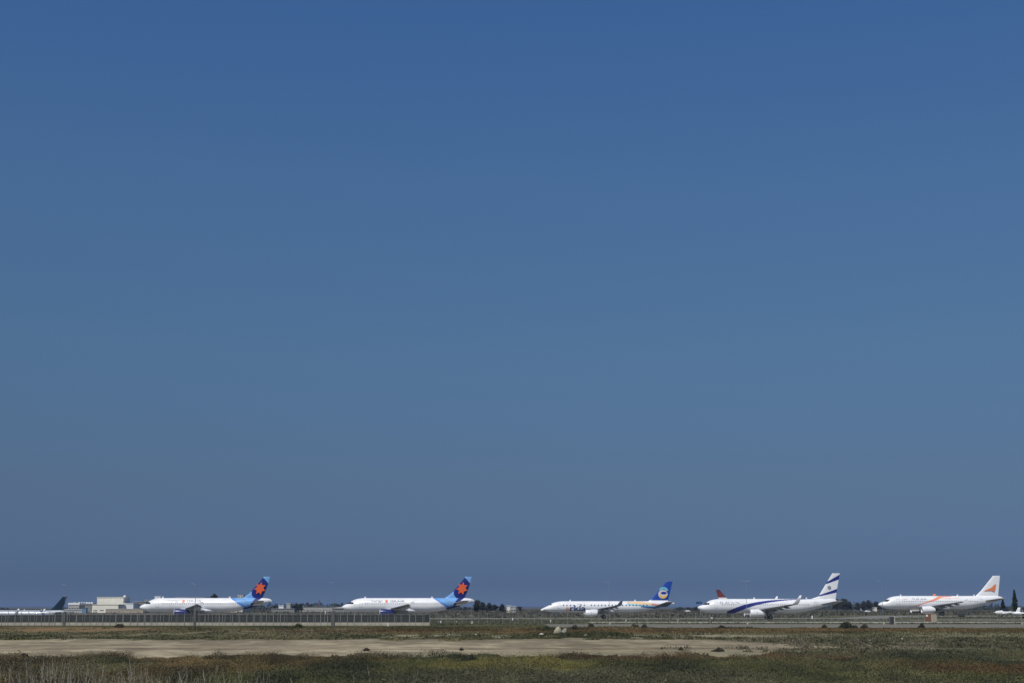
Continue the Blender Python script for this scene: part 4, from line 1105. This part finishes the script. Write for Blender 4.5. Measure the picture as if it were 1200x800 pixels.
TL = [
 (251, 695.8, 10, 935, 'dark round tree rising above the roof of the left star-tailed jet'),
 (346.5, 706.4, 10, 940, 'dark tree left in the gap between the star-tailed jets'),
 (352, 706.8, 8, 955, 'dark tree right behind the first one in the gap between the star-tailed jets'),
 (364.5, 707.6, 8, 1000, 'low dark tree between the two skyline masts'),
 (383, 709.2, 8, 1000, 'low dark tree right of the dark red mast'),
 (322, 708.8, 8, 930, 'small dark tree just right of the left star-tailed jet'),
 (558.5, 702.6, 9, 820, 'dark tree closest to the tail cone of the middle star-tailed jet'),
 (566, 704.8, 10, 830, 'dark tree, second right from the middle star-tailed tail'),
 (573, 705.8, 11, 840, 'broad dark tree, third right from the middle star-tailed tail'),
 (580.5, 707.6, 9, 850, 'dark tree, fourth right from the middle star-tailed tail'),
 (588, 707.0, 8, 860, 'dark tree left of the pair of white houses'),
 (609, 710.0, 7, 1100, 'small dark tree right of the pair of white houses'),
 (796, 710.6, 10, 1150, 'low tree right of the tail of the blue-tailed jet'),
 (807, 710.9, 9, 1150, 'low tree in the middle of the gap left of the blue-striped jet'),
 (815, 710.2, 9, 1150, 'low tree just left of the nose of the blue-striped jet'),
 (981, 701.6, 14, 1080, 'big grey-green tree closest to the tail of the blue-striped jet'),
 (988, 700.8, 14, 1090, 'tallest of the grey-green trees right of the blue-striped tail'),
 (994.5, 704.6, 10, 1080, 'smaller tree at the right side of the tallest grey-green tree'),
 (1004.5, 705.2, 9, 1150, 'leftmost tree of the second clump between the two right-hand jets'),
 (1011.5, 704.0, 10, 1150, 'tree with a round top in the second clump between the two right-hand jets'),
 (1019.5, 703.0, 12, 1150, 'highest tree of the second clump between the two right-hand jets'),
 (1028, 704.4, 11, 1150, 'tree behind the nose of the orange-arrow jet'),
 (1036, 706.0, 10, 1150, 'low tree just above the nose of the orange-arrow jet')]
for a in TL: tree(*a)
tree(1175.6, 700.5, 6.4, 445, 'shorter dark cypress behind the tail of the orange-arrow jet', (.022, .034, .02), 'cypresses at the right edge', 'cypress')
tree(1189.8, 690.2, 7.0, 450, 'taller dark cypress near the right edge of the photo', (.022, .034, .02), 'cypresses at the right edge', 'cypress')

# long low far tree belt
def belt():
    n = 2600; x = rng.random(n) * 3200 - 1600; y = 1700 + rng.random(n) * 500
    dens = fbm(x * .006, y * 0 + 3, 4); keep = dens > .38; x, y, dens = x[keep], y[keep], dens[keep]
    stuff('far_woodland', 'dark tree belt along the horizon', [tufts(x, y, 5 + 4 * rng.random(len(x)), 3.0 + 7 * sst(.4, .7, dens), 1.6 + rng.random(len(x)), np.array([[.035, .045, .03]]) * (.7 + .6 * rng.random((len(x), 1))), 16)], M['leaf'])
belt()

# ------------------------------------------------------------------ haze
def haze():
    bm = bbox((0, 13000, 14.5), (50000, 36000, 49)); me = bpy.data.meshes.new('haze'); bm.to_mesh(me); bm.free()
    m = bpy.data.materials.new('haze'); m.use_nodes = True; t = m.node_tree; t.nodes.clear()
    out = t.nodes.new('ShaderNodeOutputMaterial'); pv = t.nodes.new('ShaderNodeVolumePrincipled')
    pv.inputs['Color'].default_value = (.30, .44, .74, 1); pv.inputs['Density'].default_value = 0.7e-4; pv.inputs['Anisotropy'].default_value = 0.0
    t.links.new(pv.outputs[0], out.inputs['Volume'])
    o = link('haze', me, m); o['kind'] = 'stuff'; o['label'] = 'thin blue haze over the whole plain'; o['category'] = 'haze'
haze()
